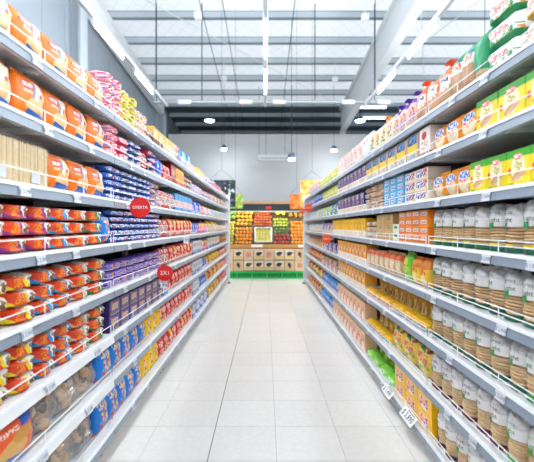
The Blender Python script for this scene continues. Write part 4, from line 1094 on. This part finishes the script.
def placard(px, py, side, word, w, h, label, rz=0.0, ink='inkblue', tilt=0.0):
    X = (XL if side == 'left' else XR) - .035
    y = FPX * X / abs(px - VPX)
    o = tag(link('price_placard', None, loc=(wx(px, y), y, wz(py, y)), rot=(tilt, 0, rz)), label, 'price sign', 'price placards on shelf edges')
    link('card', MB().box(-w / 2, w / 2, 0, .002, -h / 2, h / 2).mesh('card', M['paper']), o)
    t = txt(word, h * .78, .0004); t.materials.append(M[ink])
    link('digits', t, o, (0, -.001, -h * .06))
    link('header', MB().box(-w * .2, w * .35, -.0008, 0, h * .33, h * .43).mesh('header', M['ink']), o)
placard(387.5, 391, 'right', '$ 1.490', .19, .062, 'white price placard on the bottom shelf below the green packs', -math.pi / 2, tilt=-.75)
placard(408, 416, 'right', '$ 3.890', .2, .07, 'white price placard on the bottom shelf below the yellow boxes', -math.pi / 2, tilt=-.75)
placard(186.5, 240, 'left', '$ 990', .06, .075, 'small white tag hanging below the red and yellow bags', .1)
placard(163.5, 285, 'left', '$ 990', .05, .05, 'small pale tag hanging beneath the 2X1 sign', .1)

# ------------------------------------------------------------------ produce stand at the end of the aisle
YD = 10.55
M['wood'] = plain('ledge_wood', 'd6a25c', .5, grain=.25, gscale=14)
M['canopy'] = plain('canopy_dark', '1d3136', .5)
M['bed'] = plain('tray_black', '3a3020', .7)
M['brown_wood'] = plain('trim_wood', 'c39a72', .5, grain=.15, gscale=12)
st = tag(link('produce_stand', None, loc=(0, YD, 0)), 'produce stand with dark canopy at the end of the aisle', 'stand')
link('ledge', MB().box(-2, 2, -.02, .1, .775, .86).mesh('ledge', M['wood']), st)
link('body', MB().box(-2, 2, .06, 1.1, 0.0, .775).mesh('body', M['brown_wood']), st)
link('bed', MB().prism([(.1, .775), (.1, .80), (.95, 1.73), (1.1, 1.73), (1.1, .775)], 0, -2, 2).mesh('bed', M['bed']), st)
link('back', MB().box(-2, 2, 1.1, 1.16, 0, 1.95).mesh('back', plain('stand_back', '8d8458', .6)), st)
ca_z0, ca_z1 = wz(211, YD + .35), wz(204, YD + .35)
link('canopy', MB().box(-2.2, 2.2, .3, .36, ca_z0, ca_z1).box(-2.2, 2.2, .36, 1.16, ca_z1 - .05, ca_z1).mesh('canopy', M['canopy']), st)
link('canopy_trim', MB().box(-2.2, 2.2, .27, 1.16, ca_z1, ca_z1 + .075).mesh('canopy_trim', M['brown_wood']), st)
link('canopy_lamp', MB().tube((-1.9, .46, ca_z0 + .03), (1.9, .46, ca_z0 + .03), .02, 8).mesh('canopy_lamp', emit('canopy_glow', 'fff3d8', 48)), st)
link('chrome_rail', MB().tube((-2.1, .29, ca_z0 - .012), (2.1, .29, ca_z0 - .012), .012, 8).mesh('chrome_rail', M['lampbody']), st)
link('sign', MB().box(.0, .16, .285, .3, ca_z0 + .05, ca_z0 + .12).mesh('sign', M['red']), st)
for (px, w) in ((257, .3), (302, .2)):
    X = wx(px, YD - .03)
    link('price_card', MB().box(X - w / 2, X + w / 2, -.035, -.02, .79, .86).mesh('price_card', M['paper']), st)
def bedz(t): return .80 + t * .93 / .85          # t = metres behind the ledge
def fruit_mesh(nm, r, hexes, squash=1.0, dim=False, seed=0, lng=1.0):
    bm = bmesh.new(); bmesh.ops.create_uvsphere(bm, u_segments=10, v_segments=7, radius=r)
    for v_ in bm.verts:
        q = 1 - (.25 * max(0, abs(v_.co.z) / r - .75) * 4 if dim else 0)
        v_.co = Vector((v_.co.x * lng, v_.co.y, v_.co.z * squash * q))
    me = bpy.data.meshes.new(nm); bm.to_mesh(me); bm.free()
    me.polygons.foreach_set('use_smooth', [True] * len(me.polygons))
    t = NT('skin_' + nm); t.b.inputs['Roughness'].default_value = .4
    oi = t.n('ShaderNodeObjectInfo')
    t.put(t.b.inputs['Base Color'], t.mix(oi.outputs['Random'], lin(hexes[0]), lin(hexes[1])))
    me.materials.append(t.m)
    return me
FR = {'orange': fruit_mesh('orange', .040, ('f08c16', 'f6a828')), 'mango': fruit_mesh('mango', .042, ('f2a818', 'f8c62e'), .85, False, 1, 1.15), 'lemon': fruit_mesh('lemon', .034, ('e6cf2a', 'c9c63a'), 1, False, 2, 1.1),
      'red_apple': fruit_mesh('red_apple', .040, ('b3202a', 'd8403a'), .92, True), 'green_apple': fruit_mesh('green_apple', .037, ('a8c83a', 'c2d850'), .92, True), 'lime': fruit_mesh('lime', .034, ('3f7a34', '5a943c'), 1, False, 3, 1.1),
      'melon': fruit_mesh('melon', .06, ('f4d02e', 'f8dc4e'), .9, False, 4, 1.15), 'plum': fruit_mesh('plum', .036, ('a3402e', 'c8683a'), .95, True), 'lettuce': fruit_mesh('lettuce', .055, ('5a9c3a', '8cc05a'), .9)}
GR = {'orange': 'oranges on the produce stand', 'mango': 'mangoes on the produce stand'}
RMAX = {'orange': .040, 'mango': .0485, 'lemon': .038, 'red_apple': .040, 'green_apple': .037, 'lime': .0375, 'melon': .069, 'plum': .036, 'lettuce': .055}
def fruit_patch(kind, px0, px1, py0, py1, step=.079, lift=0.0, where=''):
    # the patch is a block of the sloping bed; rows climb away from the ledge
    t0, t1 = [(.1 + (244 - py) / 29 * .82) for py in (py1, py0)]
    x0, x1 = wx(px0, YD + .5) + .012, wx(px1, YD + .5) - .012
    nr = max(1, int((t1 - t0) / (step * .82))); nc = max(1, int((x1 - x0) / step))
    nm = kind
    for r in range(nr):
        t = t0 + (r + .5) * (t1 - t0) / nr
        for c in range(nc):
            X = x0 + (c + .5 + (.12 if r % 2 else -.12)) * (x1 - x0) / nc
            o = link(nm, FR[kind], loc=(X + RND.uniform(-.004, .004), YD + t, bedz(t - .1) + RMAX[kind] / math.cos(math.atan2(.93, .85)) + .004 + RND.uniform(0, .006)), rot=(RND.uniform(-.3, .3), RND.uniform(-.3, .3), RND.uniform(-.3, .3)))
            tag(o, f"{kind.replace('_', ' ')} {where}, {ordinal(r + 1)} row up, {ordinal(c + 1)} from left", 'fruit' if kind != 'lettuce' else 'vegetable', f"{kind.replace('_', ' ')}s {where} of the produce stand")
fruit_patch('lemon', 222, 235, 224, 244, where='at the left end of the bed')
fruit_patch('lettuce', 222, 236, 215, 223, .11, .01, where='at the top left of the bed')
fruit_patch('mango', 235.5, 253, 215, 228.5, .099, where='in the heap above the left oranges')
fruit_patch('orange', 235.5, 253, 229.5, 244, .088, where='in the tray below the mangoes')
fruit_patch('plum', 253.5, 272, 216, 228.5, where='behind the lemon basket')
fruit_patch('green_apple', 273, 289, 221, 229, where='above the limes')
fruit_patch('melon', 276, 287, 214, 221, .125, .02, where='at the top of the bed')
fruit_patch('lime', 273, 289.5, 229.5, 235, .09, where='between green and red apples')
fruit_patch('red_apple', 273, 289.5, 235, 244, .088, where='by the right ledge')
fruit_patch('orange', 290, 310, 224, 244, .088, where='in the right-hand tray')
# pineapples at the back
M['pine'] = plain('pineapple_skin', '8a6a2a', .6, grain=.4, gscale=60)
M['leaf'] = plain('pineapple_leaf', '3f6a4c', .5, grain=.3, gscale=20)
pb = MB().lathe([(.0, 0), (.045, .01), (.062, .06), (.06, .12), (.04, .165), (.0, .18)], 12).mesh('body', M['pine'], True)
cm = MB()
for i in range(16):
    a = i * 2.4; rr_ = .02 + .045 * (i / 16); tip = (rr_ * 1.9 * math.cos(a), rr_ * 1.9 * math.sin(a), .13 - .05 * i / 16 + .03)
    b_ = len(cm.v)
    cm.v += [(.018 * math.cos(a + .9), .018 * math.sin(a + .9), 0), (.018 * math.cos(a - .9), .018 * math.sin(a - .9), 0), tip]
    cm.f += [(b_, b_ + 1, b_ + 2)]; cm.mi += [0]
crown = cm.mesh('crown', M['leaf'])
for i in range(5):
    X = wx(290.5, YD + .85) + i * .145
    o = tag(link('pineapple', None, loc=(X, YD + .74, bedz(.64) + .1), rot=(-.74, 0, 0)), f'pineapple on the back of the stand, {ordinal(i + 1)} from left', 'fruit', 'pineapples at the back of the stand')
    link('body', pb, o, rz=i); link('crown', crown, o, (0, 0, .17), rz=i * 2, scale=(.5, .5, .7))
# basket of lemons in the middle
bx = wx(263.3, YD + .25)
TL = math.atan2(.93, .85)
by, bz_ = YD + .14, bedz(.04) + .012
bk = tag(link('fruit_basket', None, loc=(bx, by, bz_), rot=(TL, 0, 0), scale=(.88, 1, 1)), 'white and blue basket of lemons in the middle of the stand', 'basket')
bsh = MB()
for (x0, x1, y0, y1) in ((-.26, .26, .0, .015), (-.26, .26, .485, .5), (-.26, -.245, .015, .485), (.245, .26, .015, .485)): bsh.box(x0, x1, y0, y1, 0, .11)
link('basket_wall', bsh.mesh('basket_wall', plain('basket_blue', '7a90a8', .5)), bk)
rim = MB().tube((-.25, .0, .115), (.25, .0, .115), .014, 8).tube((-.25, .5, .115), (.25, .5, .115), .014, 8).tube((-.25, .0, .115), (-.25, .5, .115), .014, 8).tube((.25, .0, .115), (.25, .5, .115), .014, 8)
link('basket_rim', rim.mesh('basket_rim', M['white']), bk)
link('basket_floor', MB().box(-.245, .245, .015, .485, 0, .01).mesh('basket_floor', plain('basket_liner', 'aab8c4', .6)), bk)
for i in range(25):
    c, r = i % 5, i // 5
    ly, lz = .07 + r * .09 + RND.uniform(-.004, .004), .06 + RND.uniform(0, .02)
    o = link('lemon', FR['lemon'], loc=(bx - .158 + c * .079, by + ly * math.cos(TL) - lz * math.sin(TL), bz_ + ly * math.sin(TL) + lz * math.cos(TL)), rot=(0, .4 * (i % 3), i))
    tag(o, f'lemon in the basket, {ordinal(r + 1)} row, {ordinal(c + 1)} from left', 'fruit', 'lemons in the basket')
m_pc = P('w_producebox', 'c8452e', [('rect', .5, .4, .4, .25, 'e0b23a')], .5, 80)
tag(link('produce_box', carton('produce_box', .3, .1, .2, m_pc), loc=(wx(264, YD + .95), YD + .88, 1.735)), 'red and gold box at the top of the stand', 'box')

# cartons stacked in front, on green crates
cart_mats = [P('w_carton_black', 'd6b994', [('rect', .5, .66, .4, .24, 'e6e0d0'), ('ell', .46, .6, .26, .2, '2a241e'), ('ell', .64, .68, .2, .12, '35302a'), ('rect', .5, .36, .34, .06, 'd8b83a'), ('rect', .5, .04, .5, .03, '9a7a56')], .6, 81),
             P('w_carton_red', 'dcc19e', [('ell', .5, .52, .28, .3, 'd88a70'), ('ell', .5, .52, .22, .24, 'dcc19e'), ('text', .5, .52, .2, .18, 'c8452e', 14, 10)], .6, 82),
             P('w_carton_dark', 'd4b690', [('ell', .45, .6, .14, .2, '2f2a24'), ('ell', .56, .5, .1, .26, '2f2a24'), ('rect', .5, .2, .2, .04, 'd8b83a')], .6, 83)]
CW, CH = .262, .278
cart_me = [carton('carton', CW * .955, CH * .975, .26, m) for m in cart_mats]
tape = MB().box(-.02, .02, -.001, .26, CH * .985, CH * .985 + .001).mesh('tape', plain('tape_tan', 'b08a5a', .3))
seqs = ([0, 1, 0, 1, 0, 0, 2], [2, 0, 0, 0, 0, 2, 1])
CR_H = .19
for r in range(2):
    for c in range(-2, 9):
        X = wx(238.5, YD - .25) + c * CW
        m_i = seqs[1 - r][c % 7]
        o = tag(link('carton', None, loc=(X, YD - .29, CR_H + .005 + r * CH)), f"brown printed produce carton, {'upper' if r else 'lower'} row, {ordinal(c + 3)} from left", 'carton', 'cartons stacked below the produce')
        link('body', cart_me[m_i], o); link('tape', tape, o)
M['crate'] = plain('crate_green', '1cb553', .45)
cw_ = .385
crm = MB()
for (y0, y1) in ((0, .012), (.268, .28)):
    crm.box(-cw_ / 2 + .003, cw_ / 2 - .003, y0, y1, 0, .05); crm.box(-cw_ / 2 + .003, cw_ / 2 - .003, y0, y1, .14, CR_H)
    for k in range(8):
        x = -cw_ / 2 + .003 + k * (cw_ - .026) / 7
        crm.box(x, x + .02, y0, y1, .05, .14)
for sx in (-1, 1): crm.box(sx * (cw_ / 2 - .009) - .006, sx * (cw_ / 2 - .009) + .006, .012, .268, 0, CR_H)
crate_me = crm.mesh('slatted_wall', M['crate']); crb = MB().box(-cw_ / 2 + .015, cw_ / 2 - .015, .012, .268, 0, .012).box(-cw_ / 2 + .02, cw_ / 2 - .02, .06, .26, .012, CR_H - .004).mesh('bottom_and_shade', plain('crate_shade', '0a3f1e', .5))  # bottom, plus a dark block painting in the shade behind the slots
for c in range(-4, 4):
    o = tag(link('crate', None, loc=(wx(267, YD - .3) + (c + .5) * cw_, YD - .3, 0)), f'green plastic crate on the floor under the cartons, {ordinal(c + 5)} from left', 'crate', 'green crates under the cartons')
    link('slatted_wall', crate_me, o); link('bottom_and_shade', crb, o)

# ------------------------------------------------------------------ hanging produce posters
def poster(px0, py0, px1, py1, y, mat, label, apex):
    x0, x1, z0, z1 = wx(px0, y), wx(px1, y), wz(py1, y), wz(py0, y)
    o = tag(link('hanging_poster', None, loc=((x0 + x1) / 2, y, z0)), label, 'poster', 'hanging produce posters')
    w, h = x1 - x0, z1 - z0
    V = [(-w / 2, 0, 0), (w / 2, 0, 0), (w / 2, 0, h), (-w / 2, 0, h), (-w / 2, .012, 0), (w / 2, .012, 0), (w / 2, .012, h), (-w / 2, .012, h)]
    U = [(0, 0), (1, 0), (1, 1), (0, 1)] * 2
    link('board', mk('board', V, [(0, 1, 2, 3), (5, 4, 7, 6), (0, 4, 5, 1), (3, 2, 6, 7), (0, 3, 7, 4), (1, 5, 6, 2)], mat, U), o)
    tz = h + apex
    link('hanging_wire', MB().tube((-w * .45, .006, h), (0, .006, tz), .004, 4).tube((w * .45, .006, h), (0, .006, tz), .004, 4).tube((0, .006, tz), (0, .006, roofz(y) - z0 + .21), .004, 4).mesh('hanging_wire', M['cable']), o)
pm_dark = P('p_vegetables', '1b2a30', [('conf', .5, .5, .5, .5, ['2c3f38', 'c8d8d0', '22303a', '5aa05a', '7a6a9a'], 7), ('rect', .45, .5, .45, .05, 'a8d098', .8), ('rect', .6, .7, .3, .05, 'd0d8dc', -.4), ('rect', .3, .25, .3, .05, '3f5a4a', .4), ('conf', .5, .5, .5, .5, ['1a262c', '16222a', '2a3a4a'], 6)], .5, 90)
pm_green = P('p_greens', 'a8c84a', [('conf', .5, .5, .5, .5, ['d0e07a', '7aa83a', 'e8ecb0', '9abf48'], 9)], .5, 91)
pm_yel = P('p_citrus', 'f6b53a', [('conf', .5, .5, .5, .5, ['fad88a', 'f29a2a', 'f8c45a', 'fbe2a8'], 7)], .5, 92)
pm_or = P('p_oranges', 'f0842a', [('conf', .5, .5, .5, .5, ['ee6a1c', 'f6a04a', 'e85a1a', 'f8b868'], 7)], .5, 93)
poster(208, 180, 235.5, 207, 9.75, pm_dark, 'dark hanging poster of aubergines above the left rack end', .26)
poster(228, 194, 243, 208.5, 10.3, pm_green, 'pale green hanging poster beside the dark one', .2)
poster(300.5, 180, 324, 207, 9.75, pm_yel, 'yellow-orange citrus poster hanging above the right rack end', .22)
poster(290, 194.5, 303.5, 209, 10.3, pm_or, 'smaller bright orange poster beside the citrus one', .2)
